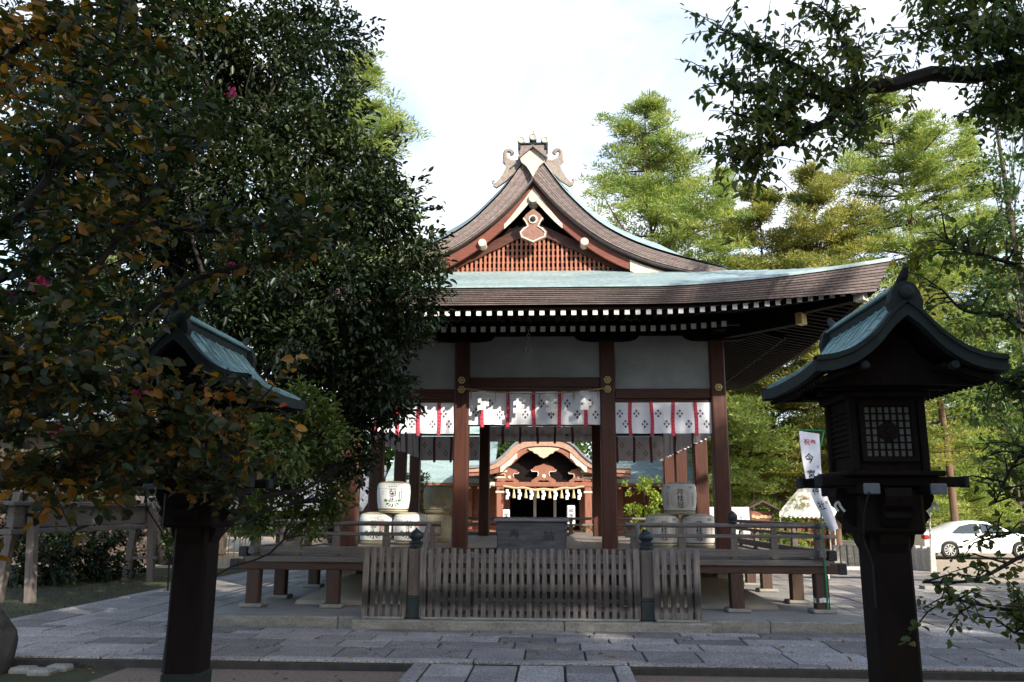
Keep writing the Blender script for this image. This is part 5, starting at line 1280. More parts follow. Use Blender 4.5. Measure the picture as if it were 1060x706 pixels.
for s in (-1, 1): mb = MB(); mb.cbox(xc+s*(hw_-.04)-.04, xc+s*(hw_-.04)+.04, 23.96, 24.04, -.04, b.z-.13, M['brz'], .008); mb.build('post', rk)
mb = MB(); mb.box(a.x+.05, b.x-.05, 23.985, 24.015, 1.0, b.z-.2, M['hallwall']); mb.build('back_board', rk)
for j in range(3):
    for i in range(5):
        x = a.x+.12+(b.x-a.x-.24)*i/4+random.uniform(-.02, .02); z = b.z-.36-j*.17+random.uniform(-.02, .02); mb = MB(); mb.prism([(x-.055, z-.04), (x+.055, z-.04), (x+.055, z+.03), (x, z+.055), (x-.055, z+.03)], 23.955-.004*j, 23.97-.004*j, M['bamboo']); mb.build('votive_plaque', rk)
# stone posts along the court
def bollard(px, py, hpx, wpx, Y, label, m, name='stone_post', grp='short stone posts at the edge of the court'):
    p = gnd(px, py); Y = p.y; s = Y/845.5; t_ = MB(); w2 = wpx*s/2; h = hpx*s; t_.cbox(p.x-w2, p.x+w2, Y-w2, Y+w2, -.05, h, m, w2*.25); t_.v = [(x+(random.random()-.5)*.01, y, z) for x, y, z in t_.v]
    o = t_.build(name, origin=(p.x, Y, 0)); tag(o, label, 'stone post', grp)
for k, px in enumerate((943.5, 951, 958.5, 965.5)): bollard(px, 588+k*.6, 22, 5.5, 0, ['white stone post nearest the dark lantern, before the rear of the car', 'second white stone post from the dark lantern, before the car', 'third white stone post from the dark lantern, before the car', 'white stone post beside the thin pole, last of the row before the car'][k], M['stone'])
for k, px in enumerate((866, 873, 880.5, 887)): bollard(px, 587, 21, 6, 0, ['leftmost grey stone stump behind the veranda corner', 'second grey stone stump from the left, behind the veranda corner', 'third grey stone stump from the left, behind the veranda corner', 'rightmost grey stone stump, nearest the dark lantern'][k], M['kerb'], grp='grey stone stumps left of the right lantern')
g_ = gnd(880, 601); mb = MB(); mb.cbox(g_.x-.9, g_.x+.9, g_.y-.2, g_.y+.2, .22, .30, M['stone'], .02)
bt_ = thing('stone_bench', 'low pale stone bench behind the veranda corner', 'bench', (g_.x, g_.y, 0)); mb.build('seat', bt_)
for s in (-1, 1): mb = MB(); mb.cbox(g_.x+s*.6-.12, g_.x+s*.6+.12, g_.y-.15, g_.y+.15, -.05, .22, M['stone'], .02); mb.build('leg', bt_)
g_ = gnd(964, 591); mb = MB(); tp_ = at(962, 524, g_.y); mb.tube([(g_.x, g_.y, -.05), (tp_.x, g_.y, tp_.z)], .028, M['stone'], 8); o = mb.build('thin_pole', origin=(g_.x, g_.y, 0)); tag(o, 'thin pale pole standing left of the white car', 'pole')

# ------------------------------------------------------------------ white car, side on, tail to the left
def make_car(X, Y):
    t = thing('parked_car', 'white four-door sedan parked side on at the far right, half hidden by leaves', 'car', (X, Y, 0))
    Lc_, Wd = 4.75, 1.78
    # side profile (x, z), tail at x=0
    prof = curve([(0.02, .50), (.0, .72), (.05, .92), (.20, 1.0), (.60, 1.045), (1.0, 1.16), (1.5, 1.365), (2.0, 1.445), (2.45, 1.445), (2.9, 1.36), (3.35, 1.12), (3.6, 1.0), (4.1, .93), (4.5, .80), (4.7, .62), (4.75, .45), (4.72, .28)], 64)
    xs = np.linspace(.03, 4.72, 95)
    def top(x):
        P_ = [p for p in prof if True]; px2 = [p[0] for p in prof[6:]]; pz2 = [p[1] for p in prof[6:]]; return float(np.interp(x, px2, pz2))
    mb = MB(); vs = []; rows = []
    for x in xs:
        zt_ = top(x); belt = min(zt_, .93 if x < 4 else .9-.25*(x-4)/.75); arch = .20
        for wc in (.95, 3.72):
            d = abs(x-wc)
            if d < .36: arch = max(arch, .30+math.sqrt(max(0, .36**2-d*d)))
        endt = min(1, (x+.02)/.35, (4.77-x)/.55)**.5; hw_ = Wd/2*(.86+.14*endt)
        cab = max(0, zt_-belt); inn = .30*min(1, cab/.5)
        sec = [(hw_-.06, arch), (hw_, arch+.06), (hw_+.01, max(arch+.08, .58)), (hw_-.015, max(arch+.10, belt-.06)), (hw_-.05, belt)]
        sec += [(hw_-.05-inn*.55, belt+cab*.55), (hw_-.06-inn*.95, belt+cab*.90), (hw_-.16-inn, belt+cab*1.0-.0), (0.0, zt_+.018)]
        rows.append(sec)
    ns = len(rows[0]); n_ = len(xs)
    for s in (-1, 1):
        b0 = len(vs)
        for x, sec in zip(xs, rows): vs += [(X+x, Y+s*a, z) for a, z in sec]
    fs = []
    for s in (0, 1):
        o_ = s*n_*ns
        for i in range(n_-1):
            for k in range(ns-1):
                q_ = (o_+i*ns+k, o_+(i+1)*ns+k, o_+(i+1)*ns+k+1, o_+i*ns+k+1); fs.append(q_ if s == 0 else q_[::-1])
    for i in (0, n_-1):
        for k in range(ns-1): fs.append((i*ns+k, n_*ns+i*ns+k, n_*ns+i*ns+k+1, i*ns+k+1))
    mb.add(vs, fs, M['carpaint']); body = mb.build('body', t, smooth=True)
    mb = MB(); mb.box(X+.25, X+4.5, Y-.8, Y+.8, .2, .32, M['rubber']); mb.build('underbody', t)
    for s in (-1, 1):
        for nm, pl in (('rear_side_window', [(1.12, 1.0), (1.50, 1.25), (1.95, 1.345), (2.22, 1.36), (2.22, .975), (1.25, .965)]), ('front_side_window', [(2.30, .975), (2.30, 1.36), (2.62, 1.34), (2.95, 1.22), (3.28, 1.03), (3.22, .985)])):
            mb = MB(); c_ = pl if s < 0 else pl[::-1]
            def yy(x, z):
                zt_ = top(x); cab = max(.001, zt_-.93); inn = .30*min(1, cab/.5); f = max(0, (z-.93)/cab); hw_ = Wd/2
                a_ = np.interp(f, [0, .55, .9, 1], [hw_-.05, hw_-.05-inn*.55, hw_-.06-inn*.95, hw_-.16-inn]); return Y+s*(a_+.038)
            mb.add([(X+x, yy(x, z), z) for x, z in c_][::-1], [tuple(range(len(c_)))], M['glass']); mb.build(nm, t)
        mb = MB(); 
        for x in (2.26, 1.22, 3.32): mb.box(X+x-.004, X+x+.004, Y+s*(Wd/2+.002)-.012, Y+s*(Wd/2+.002)+.012, .34, .93, M['rubber'])
        mb.build('door_gaps', t)
        for x in (1.75, 2.85): mb = MB(); mb.cbox(X+x-.10, X+x+.10, Y+s*(Wd/2+.02)-.012, Y+s*(Wd/2+.02)+.012, .84, .865, M['carpaint'], .006); mb.build('door_handle', t)
        mb = MB(); mb.cbox(X+3.05, X+3.22, Y+s*(Wd/2+.08)-.06, Y+s*(Wd/2+.08)+.06, .97, 1.08, M['carpaint'], .03); mb.build('wing_mirror', t)
        mb = MB(); mb.cbox(X-.02, X+.20, Y+s*(Wd/2-.14)-.16, Y+s*(Wd/2-.14)+.125, .74, .90, M['lamp'], .03); mb.build('tail_light', t)
        mb = MB(); mb.cbox(X+4.42, X+4.70, Y+s*(Wd/2-.16)-.14, Y+s*(Wd/2-.16)+.10, .60, .72, M['alloy'], .03); mb.build('headlight', t)
        for wc in (.95, 3.72):
            yw = Y+s*(Wd/2-.10); mb = MB(); mb.lathe([(.20, -.10), (.31, -.10), (.325, -.07), (.325, .07), (.31, .10), (.20, .10)], (X+wc, yw, .325), M['rubber'], 28, 'y'); wh = mb.build('wheel', t, smooth=True)
            mb = MB(); mb.lathe([(.225, 0), (.225, .022*s), (.205, .022*s), (.19, -.02*s)], (X+wc, yw+s*.095, .325), M['alloy'], 28, 'y')
            for k in range(10):
                a = 2*pi*k/10; mb.beam((X+wc+.04*cos(a), yw+s*.105, .325+.04*sin(a)), (X+wc+.2*cos(a), yw+s*.105, .325+.2*sin(a)), .032, .02, M['alloy'], up=(0, 1, 0))
            mb.lathe([(.05, 0), (.045, .03*s), (.0, .032*s)], (X+wc, yw+s*.10, .325), M['alloy'], 14, 'y'); mb.build('rim', wh)
    return t
cp = gnd(985, 578.5); make_car(at(959, 570, 28.4).x, 28.4+.8).scale = (.83, .83, .83)

# ------------------------------------------------------------------ left background
# long weathered timber rack with splayed legs
rk = thing('timber_rack', 'long weathered grey timber rack with splayed legs on the moss at the left', 'rack', (-8.5, 15.5, 0))
mb = MB(); mb.cbox(-8.62, -8.50, 13.2, 18.0, 1.17, 1.52, M['greyy'], .012); mb.build('broad_board', rk)
mb = MB(); mb.cbox(-8.66, -8.46, 13.1, 18.1, 1.06, 1.15, M['greyy'], .012); mb.build('lower_rail', rk)
mb = MB(); mb.cbox(-8.72, -8.40, 13.0, 18.2, 1.53, 1.60, M['greyy'], .012); mb.build('cap_rail', rk)
for y in (13.55, 17.65):
    for s in (-1, 1): mb = MB(); mb.beam((-8.56+s*.28, y, -.05), (-8.56+s*.13, y, 1.75), .13, .13, M['greyz']); mb.build('leg', rk)
mb = MB(); mb.cbox(-8.9, -8.2, 17.6, 17.7, .42, .48, M['greyx'], .01); mb.build('tie_bar', rk)
# timber building beyond it
bl = thing('timber_storehouse', 'pale boarded timber storehouse under a dark roof, far left behind the leaves', 'building', (-14, 23, 0))
mb = MB(); mb.box(-19.5, -10.8, 23, 28, -.05, 4.1, mat('pale_boards', (.14, .10, .08), .8, (.09, .065, .05), (8, 8, .8), .9, .004)); mb.build('wall', bl)
for k in range(7): x = -19.4+k*1.42; mb = MB(); mb.cbox(x-.08, x+.08, 22.9, 22.99, -.05, 4.1, M['brz'], .01); mb.build('wall_post', bl)
mb = MB(); mb.prism([(22.0, 4.0), (25.5, 6.0), (29, 4.0), (29, 3.85), (25.5, 5.8), (22.0, 3.85)], -20.3, -10.0, M['tiles'], axis='x'); mb.build('roof', bl)
# low building with grey tiled roof seen past the left column
tb = thing('tiled_shed', 'low shed with sunlit grey tiled roof, seen behind the left columns', 'building', (-7, 29, 0))
a, b = at(322, 525, 29), at(375, 492, 31.2)
mb = MB(); x0, x1 = a.x-1.5, b.x+.9; mb.prism([(27.6, a.z), (31.2, b.z+.15), (34.8, a.z), (34.8, a.z-.12), (31.2, b.z), (27.6, a.z-.12)], x0, x1, M['tiles'], axis='x')
for k in range(int((x1-x0)/.28)): x = x0+.14+k*.28; mb.tube([(x, 27.58, a.z+.03), (x, 31.2, b.z+.18)], .05, M['tiles'], 6)
mb.build('tiled_roof', tb)
mb = MB(); mb.box(x0+.5, x1-.5, 28.4, 34, -.05, a.z+.0, M['dark']); mb.build('wall', tb)
mb = MB(); mb.tube([(x0, 31.2, b.z+.25), (x1, 31.2, b.z+.25)], .13, M['tiles'], 8); mb.build('ridge', tb)
# bamboo lattice fence, sunlit
bf = thing('bamboo_fence', 'open lattice fence of dry bamboo in the sun, left behind the veranda', 'fence', (-7.6, 22.4, 0))
a, b = at(212, 590, 22.4), at(262, 530, 22.4)
mb = MB()
for k in range(9): x = a.x+(b.x-a.x)*k/8; mb.tube([(x, 22.4, -.04), (x, 22.4, 1.55+random.uniform(-.05, .05))], .016, M['bamboo'], 6)
mb.build('uprights', bf)
mb = MB()
for z in (.3, .75, 1.2): mb.tube([(a.x-.1, 22.36, z), (b.x+.1, 22.36, z)], .018, M['bamboo'], 6)
mb.build('cross_canes', bf)
# dark rock at the lower left corner
mb = MB(); import bmesh
def rock(name, label, c, r, m, seed=1, parent=None):
    bm = bmesh.new(); bmesh.ops.create_icosphere(bm, subdivisions=4, radius=1); rr = random.Random(seed); ks = [(Vector(unit(1)[0]), rr.uniform(.6, 1.0)) for _ in range(14)]
    for v in bm.verts:
        d = v.co.normalized(); s = 1
        for k, o_ in ks:
            t = d.dot(k)
            if t > o_*.8: s = min(s, o_*.85/t+.08)
        v.co = Vector((d.x*r[0], d.y*r[1], d.z*r[2]))*s*(1+.02*sin(d.x*17+d.y*13)+.012*sin(d.z*31+d.x*23))
    me = bpy.data.meshes.new(name); bm.to_mesh(me); bm.free(); me.materials.append(m); o = bpy.data.objects.new(name, me); COL.objects.link(o); o.location = c; tag(o, label, 'rock'); return o
p = gnd(-22, 706); rock('standing_rock', 'dark upright rock at the lower left corner of the picture', (p.x-.42, p.y+.6, .25), (.28, .30, .56), M['rock'])
for i, (px, py) in enumerate(((25, 690), (44, 692), (62, 688), (28, 681), (50, 682))):
    p = gnd(px, py); mb = MB(); mb.cbox(p.x-.11, p.x+.11, p.y-.09, p.y+.09, -.08, .0, M['kerb'], .03); o = mb.build('edging_stone', origin=(p.x, p.y, 0)); tag(o, 'flat edging stone set in the moss near the dark rock', 'stone', 'flat edging stones near the dark rock')

# ------------------------------------------------------------------ trees
def PC(L_):
    """clumps from (px, py, depth, radius px [, depth radius factor])"""
    r = []
    for e in L_:
        p = at(e[0], e[1], e[2]); R_ = e[3]*e[2]/845.5; r.append((tuple(p), (R_, R_*(e[4] if len(e) > 4 else 1), R_*.8)))
    return r
# -- big dark evergreen, left, in front of the pavilion
ev = [(330, 40, 10.2, 55), (270, 60, 9.6, 70), (200, 40, 9.0, 70), (340, 110, 9.4, 42), (300, 150, 9.0, 60), (370, 175, 9.2, 48), (395, 215, 9.0, 45),
      (250, 190, 8.6, 65), (330, 230, 8.8, 60), (420, 260, 9.3, 42), (415, 305, 9.0, 42), (350, 300, 8.7, 60), (280, 270, 8.3, 60), (395, 355, 9.2, 42),
      (420, 345, 9.6, 24), (385, 400, 9.3, 44), (350, 370, 8.9, 45), (405, 425, 9.5, 22), (370, 440, 9.4, 26), (365, 480, 9.6, 20), (180, 120, 8.4, 70), (120, 60, 9.0, 75), (230, 320, 8.2, 50), (310, 350, 8.4, 45),
      (90, 150, 10.5, 75), (40, 60, 10.5, 70), (140, 330, 9.4, 60), (60, 320, 10, 70), (0, 170, 10.5, 70), (210, 260, 9.4, 60), (10, 400, 10.5, 50), (310, 440, 9.4, 34), (265, 400, 9.0, 40), (170, 180, 10.4, 60), (250, 120, 10.2, 60), (150, 230, 9.2, 70), (335, 405, 9.3, 32), (60, 230, 11.0, 60)]
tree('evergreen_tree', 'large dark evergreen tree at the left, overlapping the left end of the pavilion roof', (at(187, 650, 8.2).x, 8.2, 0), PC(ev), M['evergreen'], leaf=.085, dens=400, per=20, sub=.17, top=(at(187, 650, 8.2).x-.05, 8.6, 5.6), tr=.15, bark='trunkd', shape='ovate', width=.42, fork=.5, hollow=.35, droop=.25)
# -- lighter shrub-like tree growing beside the left lantern
sb = [(330, 470, 10.2, 38), (290, 500, 10.0, 34), (345, 515, 10.3, 26), (300, 450, 10.2, 36), (265, 535, 9.6, 28), (318, 540, 10.1, 20), (250, 500, 9.6, 32), (350, 430, 10.3, 28), (228, 450, 9.6, 34), (285, 425, 7.9, 30), (315, 420, 8.0, 28), (262, 455, 7.8, 28), (300, 465, 7.9, 28), (340, 450, 8.2, 24), (250, 500, 7.9, 24)]
tree('small_tree', 'small loose olive-green tree between the left lantern and the veranda', (at(189, 650, 7.9).x, 7.9, 0), PC(sb), M['olive'], top=(at(189, 650, 7.9).x+.03, 8.1, 2.3), leaf=.07, dens=520, per=18, sub=.14, tr=.05, bark='trunkd', shape='ovate', width=.42, hollow=.2)
# -- near autumn tree: long arching branches with turning leaves
def branches(name, label, base, limbs, leafm, leaf, per, group=None, sub=.10, bark='trunkd', trunk_r=.10, trunk_top=None, rshift=0, width=.6, cat='tree', seed=3, twig=.35, step=.07, blossoms=None, fall=.15, rz_=.5):
    t = thing(name, label, cat, base, group); mb = MB(); base = Vector(base); tt_ = Vector(trunk_top)
    limb(mb, base-Vector((0, 0, .1)), tt_, trunk_r, trunk_r*.6, M[bark], .04, 9, 8)
    S_ = []; S0 = []
    for pts, r0, den in limbs:
        W_ = curve([tuple(at(*p)) if len(p) == 3 else tuple(Vector(p[:3])) for p in pts], 26)
        near = any((Vector(W_[0])-Vector(q_)).length < .35 for q_ in S0); S0 += W_[::3]
        rr_ = [r0*(1-i/len(W_))**.8+.004 for i in range(len(W_))]
        if near: mb.tube(W_, rr_, M[bark], 7)
        else:
            c_ = curve([tuple(tt_), tuple(tt_.lerp(Vector(W_[0]), .5)+Vector((0, 0, .12))), W_[0]], 8); mb.tube(c_[:-1]+W_, [r0*1.15]*(len(c_)-1)+rr_, M[bark], 7)
        for i in range(3, len(W_)):
            for _ in range(den):
                if random.random() < .75:
                    d = Vector(unit(1)[0]); d.z = d.z*.6+.05; L2 = twig*random.uniform(.4, 1.3); e = Vector(W_[i])+d.normalized()*L2
                    mb.tube([W_[i], tuple(Vector(W_[i]).lerp(e, .5)+Vector((0, 0, .03))), tuple(e)], [.006, .004, .002], M[bark], 4)
                    for k in range(int(L2/step)): S_.append(tuple(Vector(W_[i]).lerp(e, (k+1)*step/L2)))
    mb.build('trunk', t, smooth=True)
    S_ = np.array(S_); n_ = len(S_)*per; i = np.repeat(np.arange(len(S_)), per); P = S_[i]+unit(n_)*sub*rng.random((n_, 1)); D = unit(n_); D[:, 2] = D[:, 2]*.6-fall; N = unit(n_)*.8+np.array([0, -.25, .8])
    tone = rng.random(len(S_)); pn = .5+.5*np.sin(S_[:, 0]*2.3+1.1)*np.sin(S_[:, 2]*2.9+S_[:, 1]); R = np.clip(.42*pn[i]+.23*tone[i]+.42*rng.random(n_)+rshift-.04, 0, 1)
    leaf_object('leaves', P, D, N, leaf*(.6+.7*rng.random(n_)), leafm, t, 'ovate', width, R)
    if blossoms:
        BP = []
        for (px, py, Y) in blossoms:
            c = np.array(at(px, py, Y)); BP.append(c+unit(26)*.032*rng.random((26, 1)))
        BP = np.concatenate(BP); k = len(BP); leaf_object('blossom', BP, unit(k), unit(k), rng.uniform(.018, .03, k), M['blossom'], t, 'ovate', .8)
    return t
tt = tuple(at(-260, 520, 4.0))
bb_ = (tt[0], tt[1], 0)
L1 = [([(-200, 500, 4.0), (-60, 470, 4.0), (60, 420, 4.1), (130, 340, 4.2), (200, 290, 4.3), (290, 265, 4.4), (345, 240, 4.5)], .028, 3),
      ([(-200, 460, 3.8), (-60, 400, 3.7), (50, 330, 3.7), (120, 250, 3.8), (170, 180, 3.9), (215, 90, 4.0)], .024, 3),
      ([(-200, 400, 3.4), (-80, 300, 3.4), (20, 220, 3.4), (90, 120, 3.5), (130, 20, 3.6)], .024, 3),
      ([(-180, 540, 3.8), (-40, 495, 3.8), (80, 478, 3.9), (150, 445, 4.0), (215, 430, 4.1), (275, 420, 4.2)], .020, 4),
      ([(-180, 560, 3.9), (-60, 510, 4.2), (60, 490, 4.3), (150, 488, 4.4), (240, 505, 4.5)], .016, 3),
      ([(-150, 340, 3.8), (0, 290, 3.9), (110, 230, 4.1), (220, 240, 4.3), (310, 225, 4.5)], .018, 3),
      ([(-140, 440, 4.3), (20, 400, 4.4), (110, 440, 4.5), (180, 475, 4.6)], .016, 3),
      ([(-100, 120, 3.6), (0, 60, 3.7), (80, 20, 3.8), (170, -10, 4.0)], .018, 3),
      ([(-140, 420, 3.2), (-40, 380, 3.2), (40, 370, 3.3), (100, 390, 3.4)], .014, 3)]
branches('autumn_tree', 'near tree at the left, arching branches of green and orange leaves over the lantern', bb_, L1, M['autumn'], .064, 5, sub=.10, trunk_top=tt, trunk_r=.12, rshift=.05, step=.075, twig=.38, width=.62,
         blossoms=[(38, 298, 3.5), (44, 292, 3.5), (240, 97, 4.2), (143, 407, 4.2), (150, 403, 4.2), (240, 275, 4.4), (12, 395, 3.6), (52, 452, 4.1), (158, 446, 4.1), (58, 444, 4.0), (8, 305, 3.6)])
# -- overhanging branch, upper right
tt = tuple(at(1330, 110, 6.6)); 
L2_ = [([(1330, 60, 6.6), (1300, -60, 6.9), (1240, -150, 7.2), (1180, -200, 7.6)], .07, 5), ([(1340, 40, 6.8), (1420, -40, 7.2), (1500, -60, 7.6), (1560, -20, 8)], .07, 5), ([(1320, 60, 6.4), (1400, 60, 5.6), (1500, 80, 5.0)], .05, 5), ([(1200, 50, 6.5), (1110, 72, 6.45), (1060, 66, 6.4), (1010, 78, 6.35), (965, 76, 6.3), (925, 88, 6.2), (885, 92, 6.15), (868, 104, 6.1), (858, 126, 6.1), (838, 134, 6.05), (815, 148, 6.0), (790, 150, 6.0), (762, 160, 5.9)], .082, 3),
       ([(870, 98, 6.1), (840, 78, 6.0), (812, 62, 6.0), (780, 45, 5.9), (745, 30, 5.9)], .03, 4), ([(862, 105, 6.1), (835, 98, 5.9), (800, 92, 5.9), (765, 95, 5.8), (735, 75, 5.8)], .022, 3),
       ([(890, 92, 6.1), (880, 60, 6.1), (865, 30, 6.1), (850, 5, 6.1)], .022, 3), ([(840, 130, 6.0), (800, 118, 5.9), (770, 128, 5.8)], .014, 3), ([(880, 96, 6.1), (895, 120, 6.0), (870, 145, 6.0)], .014, 2),
       ([(1060, 68, 6.4), (1020, 40, 6.3), (985, 20, 6.2), (950, 40, 6.2)], .03, 4), ([(1100, 65, 6.4), (1060, 20, 6.2), (1010, -5, 6.2), (960, 0, 6.2)], .03, 4), ([(1040, 68, 6.4), (1040, 95, 6.3), (1020, 110, 6.2)], .016, 3),
       ([(790, 152, 6.0), (775, 165, 5.9), (790, 175, 5.9)], .010, 2), ([(1080, 70, 6.4), (1060, 110, 6.2), (1040, 120, 6.2)], .016, 3), ([(1120, 66, 6.4), (1080, 40, 5.9), (1040, 30, 5.8), (1000, 55, 5.9)], .02, 4)]
branches('overhanging_tree', 'broad-leaved tree whose dark mossy bough reaches in from the upper right corner', (tt[0], tt[1], 0), L2_, M['overleaf'], .072, 3, sub=.08, trunk_top=tt, trunk_r=.24, twig=.34, step=.075, width=.48, fall=.7)
# -- leafy twigs at the right edge, near
tt = tuple(at(1240, 420, 4.6))
L3_ = [([(1180, 420, 4.6), (1110, 330, 4.6), (1060, 280, 4.6), (1010, 262, 4.6), (980, 250, 4.6)], .016, 3), ([(1170, 440, 4.5), (1100, 380, 4.5), (1050, 330, 4.5), (1000, 322, 4.5), (975, 300, 4.5)], .014, 2),
       ([(1180, 470, 4.5), (1110, 430, 4.5), (1060, 400, 4.5), (1030, 395, 4.5)], .012, 3), ([(1190, 540, 4.4), (1110, 560, 4.4), (1060, 575, 4.4), (1010, 600, 4.4), (955, 603, 4.4)], .012, 1),
       ([(1190, 580, 4.3), (1120, 600, 4.3), (1060, 630, 4.3), (1010, 625, 4.3), (985, 618, 4.3)], .010, 1), ([(1190, 520, 4.6), (1110, 500, 4.6), (1060, 545, 4.6), (1015, 560, 4.6)], .010, 1), ([(1190, 560, 4.2), (1120, 640, 4.2), (1075, 640, 4.2), (1050, 655, 4.2)], .010, 2), ([(1190, 460, 4.6), (1120, 470, 4.6), (1060, 470, 4.6), (1030, 520, 4.6)], .012, 2)]
branches('small_leaved_tree', 'slender small-leaved tree at the right edge with twigs crossing before the white car', (tt[0], tt[1], 0), L3_, M['overleaf'], .044, 4, sub=.06, trunk_top=tt, trunk_r=.05, twig=.24, step=.06, width=.62, fall=.1)

# -- background trees, right
def base_at(px, Y): p = at(px, 560, Y); return (p.x, Y, -.05)
def hgt(px, py, Y): return at(px, py, Y).z+.05
pine('pine_tree', 'sunlit yellow-green pine just right of the pavilion gable', base_at(699, 31), hgt(684, 103, 31), 4.3, seed=3, first=.34, dens=1.2, group='sunlit conifers behind the pavilion', shapef=lambda f: min(1, (1.04-f)*2.2)**.8*(.86+.14*sin(f*23)), lean=-.7)
pine('pine_tree', 'thin sunlit pine between the gable pine and the broad cypress', base_at(768, 34), hgt(768, 175, 34), 3.8, seed=11, first=.2, group='sunlit conifers behind the pavilion')
pine('cypress_tree', 'dense olive cypress behind the right end of the pavilion roof', base_at(806, 30), hgt(818, 185, 30), 3.9, 'hinoki', seed=5, first=.12, dens=2.0, blade=.125, wid=.045, group='sunlit conifers behind the pavilion', shapef=lambda f: min(1, (1.03-f)*1.7)**.8)
pine('cypress_tree', 'dense olive cypress rising under the tip of the overhanging bough', base_at(868, 29), hgt(868, 168, 29), 3.8, 'hinoki', seed=6, first=.12, dens=2.1, blade=.125, wid=.045, group='sunlit conifers behind the pavilion', shapef=lambda f: min(1, (1.03-f)*1.9)**.8)
pine('pine_tree', 'tallest sunlit pine at the right with a bare reddish trunk', base_at(992, 30), hgt(965, 97, 30), 3.7, seed=8, first=.34, dens=1.15, group='sunlit conifers behind the pavilion', shapef=lambda f: .95*min(1, (1.05-f)*2.4)**.7*(.85+.15*sin(f*17)), lean=-1.2)
pine('pine_tree', 'pale pine half hidden behind the tallest right pine', base_at(1050, 40), hgt(1035, 120, 40), 4.6, seed=9, first=.25, group='sunlit conifers behind the pavilion')
rt = [(1035, 180, 20, 34), (1020, 250, 20, 36), (1045, 300, 20, 40), (1010, 330, 20.5, 34), (1055, 370, 19.5, 36), (1020, 410, 20, 38), (1075, 220, 20, 40), (1085, 420, 20, 45), (1060, 470, 20, 40), (1090, 320, 21, 40), (1060, 130, 21, 28)]
tree('broadleaf_tree', 'mid green leafy tree at the right edge behind the right lantern', (base_at(1085, 20)), PC(rt), M['camellia'], leaf=.12, dens=70, per=20, sub=.26, tr=.16, hollow=.35)
# lower trees behind the right lantern and veranda
lows = [('low_pine', 'low pine with reddish limbs behind the right lantern post', 985, 36, 385, 3.0, 21, 'needles'), ('low_pine', 'low green pine beside the side hall, right of the right front column', 780, 27, 415, 2.1, 22, 'needles'),
        ('low_pine', 'low green pine behind the roof tip of the right lantern', 900, 33, 350, 3.0, 23, 'needles'), ('low_pine', 'low dark pine behind the white car, at the right edge', 1060, 37, 370, 3.8, 24, 'needles')]
for nm, lb, px, Y, py, rr, sd, mm in lows: pine(bark='trunk', name=nm, label=lb, base=base_at(px, Y), H=hgt(px, py, Y), rmax=rr, mname=mm, seed=sd, first=.10, dens=1.3, blade=.15, wid=.045, group='low pines behind the court', shapef=lambda f: .8+.2*sin(f*9) if f < .75 else (1.05-f)*3, levels=9)
# shrubs
def shrub(label, L_, base, m, leaf=.07, dens=90, nm='shrub', grp=None, per=18, sub=.14, hollow=.3): return tree(nm, label, base, PC(L_), M[m], leaf=leaf, dens=dens, per=per, sub=sub, tr=.04, bark='trunkd', cat='shrub', group=grp, hollow=hollow, shape='ovate', twigs=False)
shrub('bright lime-green shrub behind the pavilion, seen left of the right barrels', [(668, 505, 23, 16), (680, 520, 23, 14), (655, 530, 23, 12), (672, 540, 23, 16)], base_at(668, 23), 'lime', .10)
shrub('dark green shrub behind the pavilion, seen right of the left barrels', [(436, 500, 23, 17), (430, 520, 23, 20), (448, 515, 23, 14), (425, 540, 23, 16)], base_at(435, 23), 'camellia', .09)
shrub('dark leafy shrub left of the shrine porch', [(478, 545, 26, 12), (485, 560, 26, 9), (470, 556, 26, 10)], base_at(478, 26), 'camellia', .10)
shrub('small leafy shrub right of the shrine porch', [(607, 548, 26, 8), (600, 560, 26, 7)], base_at(605, 26), 'camellia', .08)
hd = [(18, 540, 17, 60), (70, 560, 17.5, 55), (125, 570, 18.5, 32), (40, 590, 16.5, 40), (95, 585, 17.5, 34), (-60, 540, 17, 70), (-50, 590, 16.5, 45)]
shrub('broad dark hedge-like shrub behind the timber rack', hd, gnd(60, 606), 'evergreen', .09, 150)
g4 = [(225, 400, 20, 40), (265, 440, 20, 42), (300, 410, 21, 36), (320, 460, 21, 28), (240, 480, 20, 36), (290, 480, 20, 30), (200, 440, 20, 40), (340, 430, 22, 26)]
tree('broadleaf_tree', 'light yellow-green sunlit tree behind the left end of the veranda', base_at(262, 20.5), PC(g4), M['lime'], leaf=.12, dens=60, per=18, sub=.26, tr=.12, hollow=.4)
pine('pine_tree', 'sunlit pine whose crown shows beyond the big evergreen at the upper left', base_at(350, 27), hgt(352, 62, 27), 4.2, seed=14, first=.3, lean=.2, shapef=lambda f: min(1, (1.05-f)*2)**.8*(.8+.2*sin(f*19)))
pine('pine_tree', 'tall pine far left behind the evergreen and the storehouse', base_at(60, 33), hgt(40, 120, 33), 4.4, seed=15, first=.3)
tree('broadleaf_tree', 'dark leafy tree beside the storehouse, far left', base_at(175, 23), PC([(150, 330, 22, 60), (20, 470, 21.5, 50), (90, 480, 21.5, 45), (130, 500, 22, 34), (40, 520, 21, 30), (200, 300, 22, 55), (90, 300, 23, 60), (130, 400, 22, 50), (40, 340, 23, 60), (180, 380, 22, 45), (170, 450, 22, 40), (210, 240, 23, 50)]), M['evergreen'], leaf=.13, dens=50, per=20, sub=.28, tr=.2, bark='trunkd')
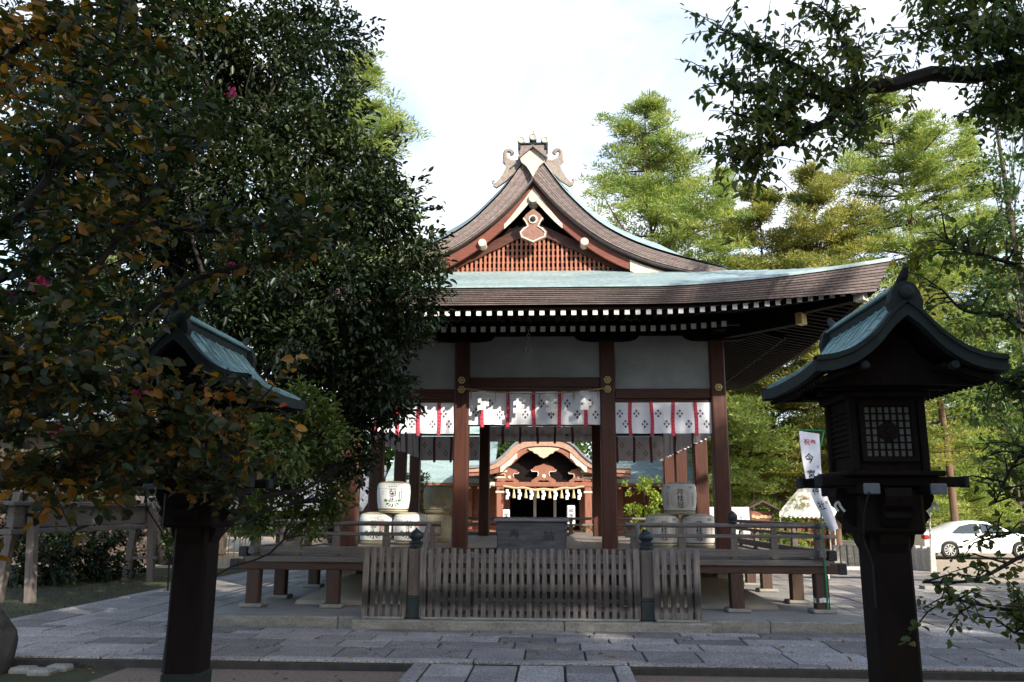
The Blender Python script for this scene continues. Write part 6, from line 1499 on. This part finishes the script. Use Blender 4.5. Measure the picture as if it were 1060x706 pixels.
shrub('rounded green shrub beside the bamboo fence', [(185, 560, 23, 22), (200, 540, 23, 22), (170, 545, 23.5, 20)], base_at(188, 23), 'camellia', .10)
# trees behind and beside the camera: they are what shades the forecourt
def cl(c, R_, n_, r_, flat=.7, seed=0):
    r = random.Random(seed); return [((c[0]+R_*r.uniform(-1, 1), c[1]+R_*r.uniform(-1, 1), c[2]+R_*flat*r.uniform(-1, 1)), (r_*r.uniform(.7, 1.2),)*3) for _ in range(n_)]
SA = Vector((sin(rad(SUN_AZ)), -cos(rad(SUN_AZ)), 0)); TA = Vector((cos(rad(SUN_AZ)), sin(rad(SUN_AZ)), 0))
def srow(s_, t_): p = SA*s_+TA*t_; return (p.x, p.y, 0)
shade = [(15, -12, 16.0, 3.3), (14, -7.5, 16.6, 3.4), (16, -3, 16.6, 3.3), (14.5, 1.5, 16.0, 3.3), (16, 5.5, 16.6, 3.1), (14.5, 9.0, 15.6, 2.5), (9, 13.6, 8.6, 2.7), (8.5, 18, 9.0, 2.9), (9.5, 22, 8.2, 2.6)]
for k, (s_, t_, h_, R_) in enumerate(shade):
    b_ = srow(s_, t_); r = random.Random(k); cs = []
    for q_ in range(46 if h_ > 12 else 26):
        z_ = r.uniform(2.6, h_-.9); w_ = R_*(1 if z_ < h_*.7 else max(.3, (h_-z_)/(h_*.3))); a_ = r.uniform(0, 6.28); rr_ = w_*r.random()**.5*.8
        cs.append(((b_[0]+rr_*cos(a_), b_[1]+rr_*sin(a_), z_), (r.uniform(.9, 1.5),)*3))
    t = tree('shade_tree', 'tall leafy tree standing behind the viewer', b_, cs, M['camellia'], leaf=.30, dens=24, per=16, sub=.5, tr=.25, group='trees behind the viewer that shade the forecourt', twigs=False)
# far wood closing the horizon
n_ = 130; xs_ = rng.uniform(-60, 60, n_); clm = []
for i in range(n_): y_ = rng.uniform(46, 60); clm.append(((xs_[i], y_, rng.uniform(.5, 5.5)), (3.2, 2.5, 2.6)))
P, D, N, Z, R, _ = clump_leaves(clm, 22, .42, .6, .1, 14); o = leaf_object('far_wood', P, D, N, Z, M['camellia'], None, 'diamond', .6, R); o['kind'] = 'stuff'
